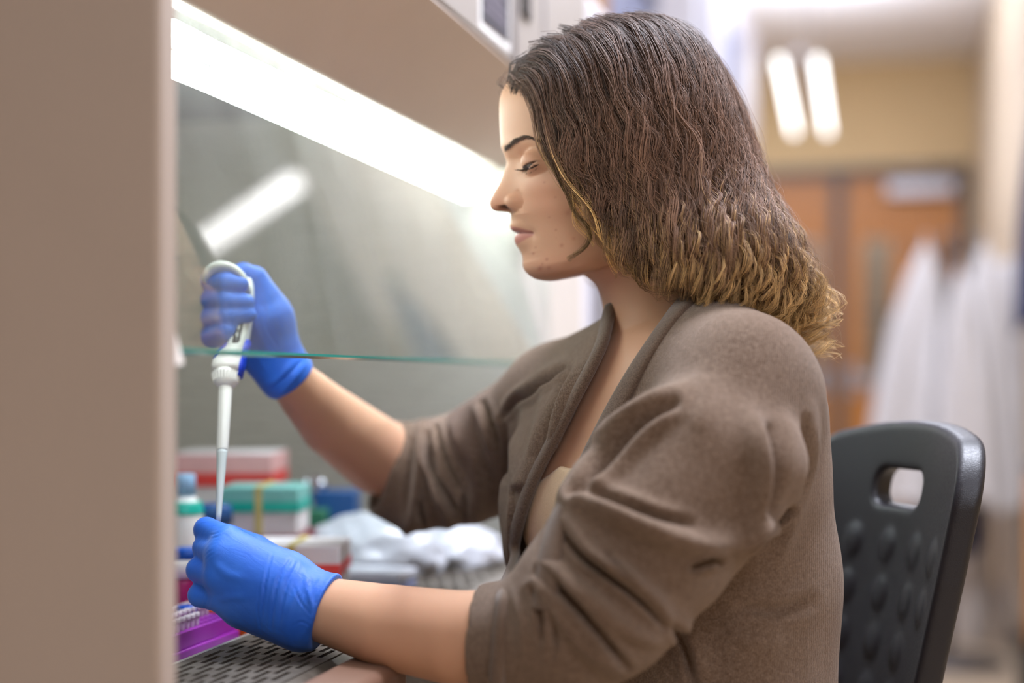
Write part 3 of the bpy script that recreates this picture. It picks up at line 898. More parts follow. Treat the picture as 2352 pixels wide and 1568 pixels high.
    # nostril: the underside is pushed up
    nos = np.exp(-((u - 1157) / 13.0) ** 2 - ((y - 17) / 8.0) ** 2) * (v > 478) * (v < 496)
    v -= 11.0 * nos
    # lips
    wl = np.interp(tl, [0, 0.2, 0.45, 0.8, 1], [38, 47, 54, 50, 46])
    yl = np.clip(y / wl[:, None], 0, 1)
    phl = (1 - yl ** 2) ** 1.1 * inlip[:, None]
    u += (Fu - Xu)[:, None] * phl
    v += (Fv - Xv)[:, None] * phl
    u += 5.0 * g(y - 54, 12) * g(v - 543, 12) * (u < 1300)               # corner of the mouth
    u += 4.0 * np.exp(-((v - 536.5 - 0.11 * y) / 3.0) ** 2) * smoothstep(56, 50, y) * (u < 1300)
    # eye: lid over a sphere
    EU, EV, EY, ER = 1214.5, 386.0, 76.0, 28.0
    lash = np.interp(y, [46, 60, 78, 94, 108], [400, 402, 401, 396, 389])
    low = np.interp(y, [46, 60, 76, 92, 108], [402, 405.5, 409, 404, 391])
    r2 = ER ** 2 - (v - EV) ** 2 - (y - EY) ** 2
    rr = (ER ** 2 - r2) / ER ** 2
    lid = EU - ER + ER * (0.5 * rr + 0.22 * rr ** 2)
    slit = smoothstep(-1.5, 1.0, v - lash) * smoothstep(-1.5, 1.0, low - v) * smoothstep(46, 54, y) * smoothstep(110, 102, y) * (u < 1300)
    u_l = np.where((rr < 2.2) & (u < 1300), smin(u, lid, 18.0), u)
    u = u_l + 7.0 * slit
    # crease of the upper lid
    dc, tc, _ = seg_dist(v, y, [(384, 48), (369, 60), (362, 78), (364, 96), (372, 110)])
    u += 3.0 * np.exp(-(dc / 4.0) ** 2) * np.sin(np.clip(tc, 0, 1) * np.pi) ** 0.7 * (u < 1300)
    dc2, tc2, _ = seg_dist(v, y, [(411, 48), (421, 64), (423, 82), (416, 98)])
    u += 1.6 * np.exp(-(dc2 / 4.0) ** 2) * (u < 1300)

    # ---- skin colours, with shade painted in nostrils and mouth line, sockets darker
    col = np.empty((n_r, n_c, 3)); col[:] = SKIN
    frontu = smoothstep(1350, 1270, u)
    up_edge = 521 + 18 * (y / 54) ** 1.5
    dn_edge = 565 - 18 * (y / 54) ** 2
    lipmask = smoothstep(-2.5, 2.5, v - up_edge) * smoothstep(-2.5, 2.5, dn_edge - v) * smoothstep(56, 50, y) * frontu
    col += (LIP - col) * (0.8 * lipmask)[..., None]
    mouthline = np.exp(-((v - 537 - 0.11 * y) / 1.8) ** 2) * smoothstep(57, 50, y) * frontu
    col += (np.array([0.12, 0.035, 0.03]) - col) * (0.8 * mouthline)[..., None]  # shade between the lips, painted in
    teeth = np.exp(-((v - 539.5) / 2.5) ** 2) * (y < 14) * frontu * (u < 1192)
    col += (np.array([0.75, 0.70, 0.65]) - col) * (0.75 * teeth)[..., None]
    col += (np.array([0.055, 0.02, 0.016]) - col) * np.clip(1.25 * nos, 0, 0.9)[..., None]  # hollow of the nostril painted dark as shade
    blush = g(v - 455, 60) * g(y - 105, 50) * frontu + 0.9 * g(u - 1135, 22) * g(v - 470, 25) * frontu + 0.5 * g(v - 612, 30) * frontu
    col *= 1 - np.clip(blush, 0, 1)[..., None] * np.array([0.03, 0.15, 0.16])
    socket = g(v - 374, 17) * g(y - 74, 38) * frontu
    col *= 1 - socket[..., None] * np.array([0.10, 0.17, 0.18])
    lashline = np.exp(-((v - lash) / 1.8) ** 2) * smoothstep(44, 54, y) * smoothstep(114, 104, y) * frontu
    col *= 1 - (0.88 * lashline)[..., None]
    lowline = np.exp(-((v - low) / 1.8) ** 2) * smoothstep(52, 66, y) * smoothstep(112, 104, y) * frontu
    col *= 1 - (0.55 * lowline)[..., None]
    for (su, sv, sr, sa) in [(1290, 497, 4, .35), (1235, 436, 2.2, .5), (1258, 470, 2.5, .3), (1285, 505, 6, .3), (1275, 574, 4, .4), (1218, 588, 2.6, .5), (1245, 603, 3, .5), (1232, 622, 5, .5),
                             (1236, 613, 3, .4), (1262, 540, 2.5, .35), (1310, 536, 3, .3), (1270, 420, 3, .25), (1247, 512, 2.4, .3), (1222, 575, 2.4, .3), (1250, 622, 4, .35), (1300, 560, 4, .25)]:
        col *= 1 - (sa * np.exp(-((u - su) ** 2 + (v - sv) ** 2) / sr ** 2) * (y > 0))[..., None] * np.array([0.55, 0.8, 0.8])

    # ---- both halves
    yaw = np.interp(rows, [0, kt[43], kt[46], kt[49], 2400], [HEAD_YAW] * 3 + [math.radians(10)] * 2)[:, None]
    near = head_point(u, v, y, yaw)
    far_ = head_point(u, v, -y, yaw)[:, 1:-1]
    full = np.concatenate([near, far_[:, ::-1]], 1)
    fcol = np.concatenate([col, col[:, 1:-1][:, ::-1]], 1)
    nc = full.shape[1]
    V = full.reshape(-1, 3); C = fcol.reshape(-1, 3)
    i = np.arange(n_r - 1)[:, None] * nc; j = np.arange(nc)[None, :]; j2 = (j + 1) % nc
    Q = np.stack(np.broadcast_arrays(i + j, i + j2, i + nc + j2, i + nc + j), -1).reshape(-1, 4)
    eye = dict(c=head_point(np.array(EU), np.array(EV), np.array(EY)), r=(ER - 2.2) * KPX,
               c2=head_point(np.array(EU), np.array(EV), np.array(-EY)))
    # caps at the crown and at the base of the neck
    caps = [list(range(nc))[::-1], list(range((n_r - 1) * nc, n_r * nc))]
    grid = dict(u=u, v=v, y=y, rows=rows, kt=kt, n_r=n_r, nc=nc)
    a = V[Q[:, 0]]
    if np.einsum('ij,ij->', a - V.mean(0), np.cross(V[Q[:, 1]] - a, V[Q[:, 3]] - a)) < 0:
        Q = Q[:, ::-1]; caps = [c[::-1] for c in caps]
    return V, Q, C, caps, eye, grid

# ------------------------------------------------------------------ the person: body, gloves, clothes
FV = np.array([-0.892, -0.452, 0.0])       # where the chest faces
LV = np.array([-0.452, 0.892, 0.0])        # from the near shoulder to the far one
UPV = np.array([0.0, 0.0, 1.0])
TA = np.array([FV, LV, UPV])

S_N = L(1703, 902, 1.150); S_F = L(1285, 925, 1.43)
E_N = L(1392, 1440, 1.078); E_F = L(985, 1080, 1.53)
W_N = L(745, 1400, 1.19); W_F = L(668, 872, 1.38)
CHEST = L(1538, 1090, 1.285)


def torso(s, g, k):
    """trunk, grown by g"""
    c = CHEST
    s.ell(c + 0.010 * FV + np.array([0, 0, 0.0]), (0.094 + g, 0.146 + g, 0.125 + g), TA, 0)
    s.ell(c + np.array([0, 0, -0.20]), (0.094 + g, 0.140 + g, 0.20 + g), TA, k)
    s.ell(c + np.array([0.0, 0, -0.36]), (0.120 + g, 0.17 + g, 0.16 + g), TA, k)
    mid = 0.5 * (S_N + S_F)
    s.cone(S_N, mid + np.array([0.03, 0, 0.018]), 0.038 + g, 0.046 + g, k)
    s.cone(S_F, mid + np.array([0.03, 0, 0.018]), 0.036 + g, 0.046 + g, k)
    for sg in (-1, 1):
        s.ell(c + (0.076 if sg < 0 else 0.066) * FV + sg * (0.062 if sg < 0 else 0.046) * LV + np.array([0, 0, -0.030]), (0.046 + g, 0.052 + g, 0.056 + g), TA, k * 0.8)




def build_body_sdf():
    s = Sdf((-0.34, 0.98, -0.50), (0.36, 1.66, 0.14), 0.0042)
    torso(s, 0.0, 0.05)
    # upper arms, forearms and the hands inside the gloves
    s.chain([S_N, E_N], [0.045, 0.036], 0.03)
    s.chain([E_N, L(1250, 1466, 1.085), L(1060, 1466, 1.122), L(900, 1440, 1.158), W_N, L(640, 1350, 1.20), L(560, 1310, 1.21)],
            [0.036, 0.039, 0.0375, 0.0345, 0.0272, 0.018, 0.010], 0.012)
    s.chain([S_F, L(1150, 1010, 1.485), E_F], [0.036, 0.036, 0.037], 0.02)
    s.chain([E_F, L(870, 1048, 1.505), L(765, 970, 1.445), L(705, 910, 1.405), W_F, L(620, 790, 1.372), L(590, 720, 1.366)],
            [0.038, 0.0405, 0.0345, 0.027, 0.0225, 0.014, 0.010], 0.012)
    return s


def build_body(parent):
    V, Q, C, caps, eye, grid = build_head()
    s = build_body_sdf()
    # fillet of the neck: rows low on the neck are pushed onto the surface of the trunk
    n = vnormals(V, Q)
    row = np.repeat(np.arange(grid['n_r']), grid['nc'])
    frac = np.interp(grid['rows'][row], [grid['kt'][44], grid['kt'][47], grid['kt'][49]], [0, 1, 1])
    rad = V - V.reshape(grid['n_r'], grid['nc'], 3).mean(1)[row]
    rad[:, 2] = 0
    rad /= np.maximum(np.linalg.norm(rad, axis=1, keepdims=True), 1e-9)
    for _ in range(4):
        f = s.sample(V)
        push = 0.010 * np.log1p(np.exp(np.clip(-f / 0.010, -30, 4)))
        V = V + (rad * 0.8 + np.array([0, 0, 0.25])) * (push * frac * 0.35)[:, None]
    bv, bq = s.mesh(3)
    bc = np.empty_like(bv); bc[:] = SKIN
    # redder knuckle of the elbow, paler inner forearm
    head = mesh_np('head_tmp', toW(V), Q, colors=C)
    bm = bmesh.new(); bm.from_mesh(head.data)
    bm.verts.ensure_lookup_table()
    for c in caps: bm.faces.new([bm.verts[i] for i in c])
    bmesh.ops.recalc_face_normals(bm, faces=bm.faces[:])
    bm.to_mesh(head.data); bm.free()
    body = mesh_np('body', toW(bv), bq, M['skin'], parent, colors=bc)
    off = base_of(parent)
    head.location = -Vector(off); head.parent = parent
    head.location = Vector((0, 0, 0)) - Vector(off)
    md = body.modifiers.new('join', 'BOOLEAN'); md.operation = 'UNION'; md.object = head
    try: md.solver = 'MANIFOLD'
    except Exception: md.solver = 'EXACT'
    bpy.context.view_layer.update()
    me = bpy.data.meshes.new_from_object(body.evaluated_get(bpy.context.evaluated_depsgraph_get()))
    body.modifiers.clear(); old = body.data; body.data = me; bpy.data.meshes.remove(old)
    me.name = 'body'
    bpy.data.objects.remove(head, do_unlink=True)
    a = me.color_attributes['tint']
    c = np.empty(len(me.vertices) * 4, np.float32); a.data.foreach_get('color', c); c = c.reshape(-1, 4)
    c[(c[:, 2] > 0.9) | (c[:, 0] < 1e-4), :3] = SKIN
    a.data.foreach_set('color', c.ravel())
    # soften the root of the neck
    p = np.empty(len(me.vertices) * 3, np.float32); me.vertices.foreach_get('co', p); p = p.reshape(-1, 3).astype(float)
    e = np.empty(len(me.edges) * 2, np.int32); me.edges.foreach_get('vertices', e); e = e.reshape(-1, 2)
    e = np.concatenate([e, e[:, ::-1]]); deg = np.maximum(np.bincount(e[:, 0], minlength=len(p)), 1)[:, None]
    q = p + off - np.array(toW(L(1480, 800, 1.29)))
    w = smoothstep(0.085, 0.045, np.linalg.norm(q * np.array([0.8, 0.8, 1.3]), axis=1))[:, None]
    for _ in range(25):
        sm = np.stack([np.bincount(e[:, 0], p[e[:, 1], k], len(p)) for k in range(3)], 1) / deg
        p += (sm - p) * 0.6 * w
    me.vertices.foreach_set('co', p.astype(np.float32).ravel())
    me.polygons.foreach_set('use_smooth', np.ones(len(me.polygons), bool))
    return body, eye, s, V, Q


def eyeball(c, r, name, parent):
    n, m = 32, 48
    a = np.linspace(0, math.pi, n); b = np.linspace(0, 2 * math.pi, m, endpoint=False)
    g = np.array([-0.80, -0.22, -0.50]); g /= np.linalg.norm(g)
    e1 = np.cross(g, [0, 0, 1]); e1 /= np.linalg.norm(e1); e2 = np.cross(e1, g)
    A, B = np.meshgrid(a, b, indexing='ij')
    P = np.cos(A)[..., None] * g + np.sin(A)[..., None] * (np.cos(B)[..., None] * e1 + np.sin(B)[..., None] * e2)
    P = P * (1 + 0.07 * np.exp(-(A / 0.42) ** 2))[..., None] * r + c
    col = np.where((A < 0.2)[..., None], np.array([.01, .008, .007]), np.where((A < 0.60)[..., None], np.array([.07, .045, .03]), np.array([.16, .125, .11])))
    i = np.arange(n - 1)[:, None] * m; j = np.arange(m)[None]; j2 = (j + 1) % m
    q = np.stack(np.broadcast_arrays(i + j, i + m + j, i + m + j2, i + j2), -1).reshape(-1, 4)
    return mesh_np(name, toW(P.reshape(-1, 3)), q, M['eye'], parent, colors=col.reshape(-1, 3))


# ---- wrinkles: height added along the normals, drawn as lines over the surface
def wrinkle(V, N, lines, mask):
    """lines: (points in frame px, half width px, height in m, kind) with kind ridge, crease or step"""
    u, v = proj(V)
    h = np.zeros(len(V))
    idx = np.where(mask)[0]
    for pts, w, amp, kind in lines:
        p = polyline(pts, 40)
        lo = p.min(0) - 4 * w; hi = p.max(0) + 4 * w
        m = idx[(u[idx] > lo[0]) & (u[idx] < hi[0]) & (v[idx] > lo[1]) & (v[idx] < hi[1])]
        if not len(m): continue
        d, t, sd = seg_dist(u[m], v[m], p)
        end = np.sin(np.clip(t * 0.94 + 0.03, 0, 1) * math.pi) ** 0.6
        g = np.exp(-(d / w) ** 2)
        if kind == 'ridge': h[m] += amp * end * g
        elif kind == 'crease':                     # sharp valley between two soft lips
            h[m] += end * amp * (-1.0 * np.exp(-(d / (0.45 * w)) ** 2) + 0.45 * np.exp(-((d - 1.15 * w) / (0.7 * w)) ** 2))
        elif kind == 'step':                       # one lip rolls over the other: left of the line is high
            x = sd * d / w
            h[m] += end * amp * (np.exp(-((x + 0.9) / 0.9) ** 2) * 1.0 - 0.9 * np.exp(-((x - 0.25) / 0.42) ** 2))
    return h


def build_gloves(parent):
    out = []
    # ---- near (left) hand: a closed fist round the tube, back of the hand to the camera
    s = Sdf((-0.300, 1.14, -0.30), (-0.115, 1.30, -0.095), 0.0015, 0.03)
    wr = L(702, 1394, 1.193)
    mcp = [L(522, 1240, 1.203), L(508, 1276, 1.192), L(504, 1326, 1.190), L(514, 1374, 1.196)]
    for p, r in zip(mcp, [0.0128, 0.0128, 0.0125, 0.0115]):
        s.cone(wr, p, 0.0265, r, 0.014)
    s.cone(L(690, 1418, 1.197), L(560, 1392, 1.206), 0.0265, 0.0195, 0.014)
    s.cone(L(650, 1335, 1.20), L(560, 1300, 1.207), 0.0265, 0.0205, 0.014)
    fing = [([mcp[0], L(474, 1216, 1.219), L(472, 1218, 1.236), L(500, 1226, 1.252), L(520, 1232, 1.256)], [0.0125, 0.0108, 0.0102, 0.0095, 0.0085]),
            ([mcp[1], L(470, 1258, 1.213), L(471, 1260, 1.232), L(500, 1264, 1.246), L(522, 1266, 1.248)], [0.0122, 0.0103, 0.0100, 0.0093, 0.0083]),
            ([mcp[2], L(457, 1308, 1.208), L(458, 1311, 1.228), L(490, 1312, 1.244), L(515, 1310, 1.245)], [0.0122, 0.0108, 0.0102, 0.0093, 0.0083]),
            ([mcp[3], L(460, 1366, 1.206), L(460, 1362, 1.222), L(488, 1356, 1.238), L(510, 1352, 1.240)], [0.0118, 0.0104, 0.0096, 0.0088, 0.0078])]
    for pts, rad in fing:
        t = s.like()
        t.chain(pts, rad, 0.004)
        s.union((slice(None),) * 3, t.f, 0.0030)
    t = s.like()
    t.chain([L(655, 1318, 1.222), L(585, 1262, 1.245), L(530, 1236, 1.262), L(496, 1222, 1.262)], [0.018, 0.0135, 0.0115, 0.0095], 0.004)
    s.union((slice(None),) * 3, t.f, 0.006)
    # cuff
    s.cone(wr, L(790, 1402, 1.182), 0.0272, 0.0312, 0.008)
    c0 = L(752, 1400, 1.188)
    e1 = L(735, 1475, 1.188) - L(787, 1325, 1.188); e2 = L(775, 1400, 1.21) - L(738, 1400, 1.165)
    nrm = np.cross(e1, e2); nrm /= np.linalg.norm(nrm)
    if nrm[0] < 0: nrm = -nrm
    sl, (x, y, z) = s.block(s.lo, s.lo + s.n * s.vox)
    s.cut(sl, -((x - c0[0]) * nrm[0] + (y - c0[1]) * nrm[1] + (z - c0[2]) * nrm[2] + 0 * s.f), 0.002)
    V, Q = s.mesh(2)
    N = vnormals(V, Q)
    near = N[:, 1] < 0.35
    lines = [([(598, 1440), (604, 1380), (612, 1320), (626, 1270)], 5, 0.0011, 'crease'),
             ([(600, 1452), (592, 1400), (598, 1340)], 4, 0.0006, 'crease'),
             ([(622, 1445), (628, 1385), (640, 1330), (668, 1284)], 6, 0.0013, 'crease'),
             ([(640, 1450), (648, 1390), (660, 1340), (684, 1292)], 6, 0.0010, 'crease'),
             ([(655, 1460), (664, 1400), (690, 1350), (724, 1315)], 6, 0.0009, 'ridge'),
             ([(700, 1310), (706, 1350), (718, 1400), (712, 1440)], 5, 0.0010, 'ridge'),
             ([(675, 1345), (690, 1380), (712, 1410)], 4, 0.0009, 'crease'),
             ([(716, 1330), (700, 1370), (690, 1402)], 4, 0.0008, 'crease'),
             ([(740, 1325), (722, 1352), (706, 1388)], 4, 0.0009, 'ridge'),
             ([(690, 1470), (706, 1440), (716, 1412)], 4, 0.0010, 'ridge'),
             ([(668, 1440), (690, 1428), (712, 1436)], 4, 0.0007, 'crease'),
             ([(786, 1327), (757, 1362), (738, 1402), (733, 1440), (736, 1474)], 5, 0.0016, 'ridge'),
             ([(722, 1470), (724, 1430), (734, 1390)], 4, 0.0012, 'crease'),
             ([(482, 1228), (500, 1224), (522, 1210)], 3, 0.0006, 'crease'), ([(486, 1236), (505, 1230), (530, 1214)], 3, 0.0006, 'crease'),
             ([(472, 1286), (482, 1276), (494, 1270)], 3, 0.0005, 'crease'), ([(470, 1278), (480, 1268), (488, 1262)], 3, 0.0004, 'crease'),
             ([(462, 1392), (464, 1378), (470, 1366)], 3, 0.0006, 'crease'), ([(472, 1402), (472, 1386), (478, 1370)], 3, 0.0006, 'crease'),
             ([(480, 1405), (486, 1388), (492, 1372)], 3, 0.0005, 'ridge'),
             ([(560, 1330), (520, 1318), (490, 1290)], 10, 0.0012, 'ridge'), ([(570, 1370), (530, 1372), (500, 1380)], 9, 0.0008, 'ridge')]
    V = V + N * wrinkle(V, N, lines, near)[:, None]
    o = mesh_np('glove', toW(V), Q, M['nitrile'], parent); out.append(o)

    # ---- far (right) hand: four fingers wrapped round the grip, thumb on top of it
    s = Sdf((-0.310, 1.27, -0.055), (-0.185, 1.44, 0.120), 0.0015, 0.03)
    wr = L(655, 858, 1.378)
    s.cone(wr, L(612, 730, 1.365), 0.0235, 0.0240, 0.012)
    s.cone(L(612, 730, 1.365), L(585, 650, 1.362), 0.0240, 0.0150, 0.012)
    s.cone(wr, L(556, 790, 1.378), 0.0230, 0.0165, 0.012)
    s.cone(wr, L(530, 720, 1.385), 0.0210, 0.0150, 0.012)
    s.cone(L(530, 720, 1.385), L(540, 640, 1.382), 0.0150, 0.0120, 0.010)
    ys = [(646, 652, 566), (688, 694, 579), (728, 722, 582), (768, 746, 548)]
    rr = [0.0100, 0.0102, 0.0102, 0.0100]
    for (y0, y1, ut), r in zip(ys, rr):
        t = s.like()
        t.chain([L(510, y0 + 4, 1.388), L(487, y0, 1.362), L(488, y0 + (6 if y0 > 750 else 0), 1.338), L(522, y0 + (y1 - y0) * 0.4, 1.318), L(ut - 14, y1, 1.320)],
                [r * 1.15, r * 1.08, r * 1.06, r * 0.98, r * 0.80], 0.004)
        s.union((slice(None),) * 3, t.f, 0.0022)
    t = s.like()
    t.chain([L(600, 680, 1.357), L(583, 640, 1.352), L(560, 628, 1.347), L(530, 634, 1.342)], [0.0165, 0.0125, 0.0105, 0.0090], 0.004)
    s.union((slice(None),) * 3, t.f, 0.005)
    ax = W_F - L(640, 830, 1.372); ax = L(720, 920, 1.41) - L(640, 830, 1.372); ax /= np.linalg.norm(ax)
    s.cone(wr, wr + ax * 0.03, 0.0240, 0.0262, 0.006)
    c0 = L(668, 875, 1.383)
    sl, (x, y, z) = s.block(s.lo, s.lo + s.n * s.vox)
    s.cut(sl, -((x - c0[0]) * ax[0] + (y - c0[1]) * ax[1] * 0.6 + (z - c0[2]) * ax[2] + 0 * s.f), 0.002)
    V, Q = s.mesh(2)
    N = vnormals(V, Q)
    lines = [([(702, 836), (672, 872), (630, 918)], 6, 0.0020, 'ridge'), ([(690, 830), (655, 868), (616, 902)], 5, 0.0014, 'crease'),
             ([(676, 826), (640, 866), (606, 884)], 5, 0.0010, 'ridge'), ([(664, 850), (636, 880), (612, 896)], 4, 0.0010, 'crease'),
             ([(590, 700), (594, 760), (620, 810)], 6, 0.0010, 'ridge'), ([(606, 700), (612, 750), (640, 800)], 6, 0.0008, 'crease'),
             ([(575, 790), (590, 820), (610, 850)], 5, 0.0008, 'ridge'),
             ([(511, 705), (518, 714), (522, 722)], 3, 0.0008, 'crease'), ([(548, 722), (560, 714), (574, 710)], 3, 0.0009, 'crease'),
             ([(515, 742), (530, 750), (545, 740)], 3, 0.0009, 'crease')]
    V = V + N * wrinkle(V, N, lines, N[:, 1] < 0.3)[:, None]
    o = mesh_np('glove', toW(V), Q, M['nitrile'], parent); out.append(o)
    return out


NEAR_EDGE = [(1640, 640), (1590, 672), (1552, 705), (1516, 755), (1474, 815), (1432, 880), (1390, 955), (1352, 1030), (1318, 1100), (1290, 1160), (1262, 1225), (1245, 1290), (1232, 1400), (1222, 1568), (1215, 1700)]
FAR_EDGE = [(1440, 620), (1412, 700), (1402, 745), (1390, 790), (1362, 850), (1328, 915), (1292, 985), (1258, 1050), (1228, 1112), (1205, 1180), (1188, 1250), (1174, 1320), (1164, 1400), (1155, 1568), (1150, 1700)]


def cardigan_sdf():
    s = Sdf((-0.20, 0.96, -0.46), (0.37, 1.66, 0.13), 0.0056)
    torso(s, 0.016, 0.04)
    # trapezius and collar
    s.cone(S_N + np.array([-0.004, 0, 0.010]), L(1615, 800, 1.26), 0.050, 0.046, 0.04)
    s.cone(S_F + np.array([0.01, 0, 0.004]), L(1480, 830, 1.35), 0.046, 0.040, 0.04)
    # the loose back
    s.cone(L(1710, 970, 1.21), L(1708, 1330, 1.24), 0.067, 0.077, 0.04)
    s.cone(L(1708, 1330, 1.24), L(1708, 1640, 1.25), 0.077, 0.080, 0.03)
    # front panels hang from the bust
    s.cone(L(1285, 960, 1.35), L(1256, 1160, 1.325), 0.020, 0.025, 0.05)
    s.cone(L(1256, 1160, 1.325), L(1250, 1600, 1.32), 0.025, 0.028, 0.04)
    s.cone(L(1330, 1160, 1.205), L(1330, 1600, 1.21), 0.030, 0.034, 0.03)
    # near sleeve
    s.chain([S_N + np.array([0.004, 0, -0.006]), L(1618, 1080, 1.100), L(1500, 1250, 1.075), L(1398, 1398, 1.060)], [0.056, 0.067, 0.062, 0.048], 0.022)
    s.chain([L(1398, 1400, 1.060), L(1318, 1442, 1.068), L(1200, 1468, 1.096), L(1066, 1470, 1.125)], [0.048, 0.051, 0.047, 0.0425], 0.015)
    s.cone(L(1395, 1240, 1.075), L(1330, 1330, 1.075), 0.045, 0.045, 0.025)
    # far sleeve
    s.chain([S_F, L(1190, 985, 1.47), L(1070, 1060, 1.51), L(960, 1080, 1.528), L(865, 1070, 1.512)], [0.052, 0.053, 0.054, 0.052, 0.0500], 0.025)
    s.cone(L(1120, 1120, 1.49), L(950, 1150, 1.515), 0.030, 0.030, 0.03)
    return s


SL_N = [  # near sleeve and shoulder
    ([(1318, 1128), (1352, 1090), (1400, 1040), (1460, 985), (1528, 930), (1600, 885)], 26, 0.011, 'ridge'),
    ([(1322, 1146), (1360, 1110), (1415, 1058), (1471, 998), (1516, 958), (1556, 935)], 17, 0.013, 'crease'),
    ([(1300, 1150), (1316, 1150), (1340, 1158), (1386, 1172), (1443, 1198), (1499, 1222), (1556, 1242), (1613, 1250), (1680, 1235), (1720, 1190)], 26, 0.013, 'ridge'),
    ([(1330, 1140), (1372, 1140), (1440, 1164), (1510, 1190), (1580, 1205)], 20, 0.007, 'crease'),
    ([(1286, 1205), (1306, 1195), (1330, 1215), (1360, 1255), (1400, 1295), (1450, 1330), (1500, 1372), (1532, 1418)], 20, 0.011, 'ridge'),
    ([(1295, 1228), (1335, 1275), (1375, 1306), (1443, 1356), (1488, 1395), (1524, 1436)], 13, 0.012, 'crease'),
    ([(1390, 1262), (1420, 1306), (1440, 1330), (1450, 1352)], 11, 0.008, 'crease'),
    ([(1250, 1290), (1290, 1310), (1330, 1350), (1370, 1385), (1420, 1432), (1480, 1462), (1512, 1470)], 18, 0.010, 'ridge'),
    ([(1242, 1312), (1275, 1340), (1332, 1400), (1372, 1446), (1405, 1488), (1440, 1530)], 14, 0.012, 'crease'),
    ([(1212, 1348), (1232, 1340), (1262, 1372), (1300, 1430), (1350, 1490), (1420, 1540)], 16, 0.006, 'ridge'),
    ([(1222, 1352), (1236, 1380), (1242, 1420), (1240, 1470)], 11, 0.007, 'crease'),
    ([(1270, 1420), (1275, 1460), (1268, 1510)], 12, 0.004, 'crease'),
    ([(1180, 1360), (1200, 1420), (1205, 1500)], 14, 0.003, 'ridge'),
    ([(1720, 950), (1732, 1020), (1736, 1090), (1728, 1160), (1712, 1220), (1690, 1275)], 24, 0.010, 'ridge'),
    ([(1764, 985), (1768, 1060), (1762, 1120), (1748, 1170)], 20, 0.009, 'crease'),
    ([(1800, 960), (1812, 1040), (1812, 1110), (1806, 1160)], 20, 0.009, 'ridge'),
    ([(1700, 1255), (1728, 1214), (1771, 1196), (1806, 1168)], 13, 0.014, 'crease'),
    ([(1590, 1306), (1610, 1292), (1634, 1284), (1656, 1290)], 11, 0.012, 'crease'),
    
    
    ([(1866, 930), (1866, 1010), (1846, 1110), (1820, 1200), (1790, 1290)], 16, 0.004, 'ridge'),
    ([(1845, 960), (1842, 1040), (1826, 1120)], 15, 0.004, 'crease'),
    ([(1540, 1430), (1570, 1480), (1592, 1568)], 16, 0.006, 'crease'),
    ([(1570, 1420), (1600, 1480), (1625, 1568)], 20, 0.005, 'ridge'),
    ([(1660, 1440), (1720, 1470), (1800, 1466)], 30, 0.004, 'ridge'),
    ([(1700, 1390), (1780, 1400), (1860, 1380)], 26, 0.004, 'crease'),
    ([(1640, 860), (1620, 930), (1590, 990)], 40, 0.003, 'ridge'),
]
SL_F = [  # far sleeve and chest
    ([(946, 1010), (944, 1060), (938, 1120), (936, 1185)], 9, 0.005, 'crease'),
    ([(968, 975), (972, 1040), (966, 1100), (955, 1150), (930, 1228)], 13, 0.011, 'ridge'),
    ([(986, 1000), (992, 1060), (1018, 1120), (1050, 1172)], 11, 0.012, 'crease'),
    ([(1003, 980), (1016, 1020), (1034, 1070), (1058, 1126)], 9, 0.010, 'crease'),
    ([(1000, 1080), (1010, 1130), (1030, 1180), (1026, 1212)], 14, 0.008, 'ridge'),
    ([(966, 1150), (968, 1185), (976, 1206)], 9, 0.008, 'crease'),
    ([(1066, 1130), (1068, 1160), (1066, 1190)], 9, 0.008, 'crease'),
    ([(1080, 1020), (1096, 1080), (1096, 1150), (1094, 1200)], 18, 0.007, 'ridge'),
    ([(1040, 965), (1050, 1010), (1064, 1060)], 12, 0.005, 'ridge'),
    ([(1090, 935), (1110, 970), (1124, 1010), (1140, 1070)], 14, 0.006, 'ridge'),
    ([(1110, 925), (1136, 980), (1150, 1040)], 12, 0.007, 'crease'),
    ([(1300, 842), (1262, 880), (1225, 905), (1188, 924), (1154, 960)], 9, 0.008, 'crease'),
    ([(1290, 830), (1246, 866), (1200, 900), (1160, 932)], 12, 0.006, 'ridge'),
    ([(1310, 850), (1286, 930), (1262, 1000), (1240, 1060)], 13, 0.006, 'crease'),
    ([(1340, 830), (1312, 900), (1280, 970), (1250, 1040)], 13, 0.006, 'ridge'),
    ([(1262, 870), (1250, 950), (1226, 1050), (1205, 1130)], 14, 0.005, 'ridge'),
    ([(1160, 970), (1164, 1040), (1160, 1100)], 14, 0.005, 'crease'),
    ([(1196, 1000), (1196, 1100), (1180, 1220), (1166, 1330)], 20, 0.005, 'ridge'),
]


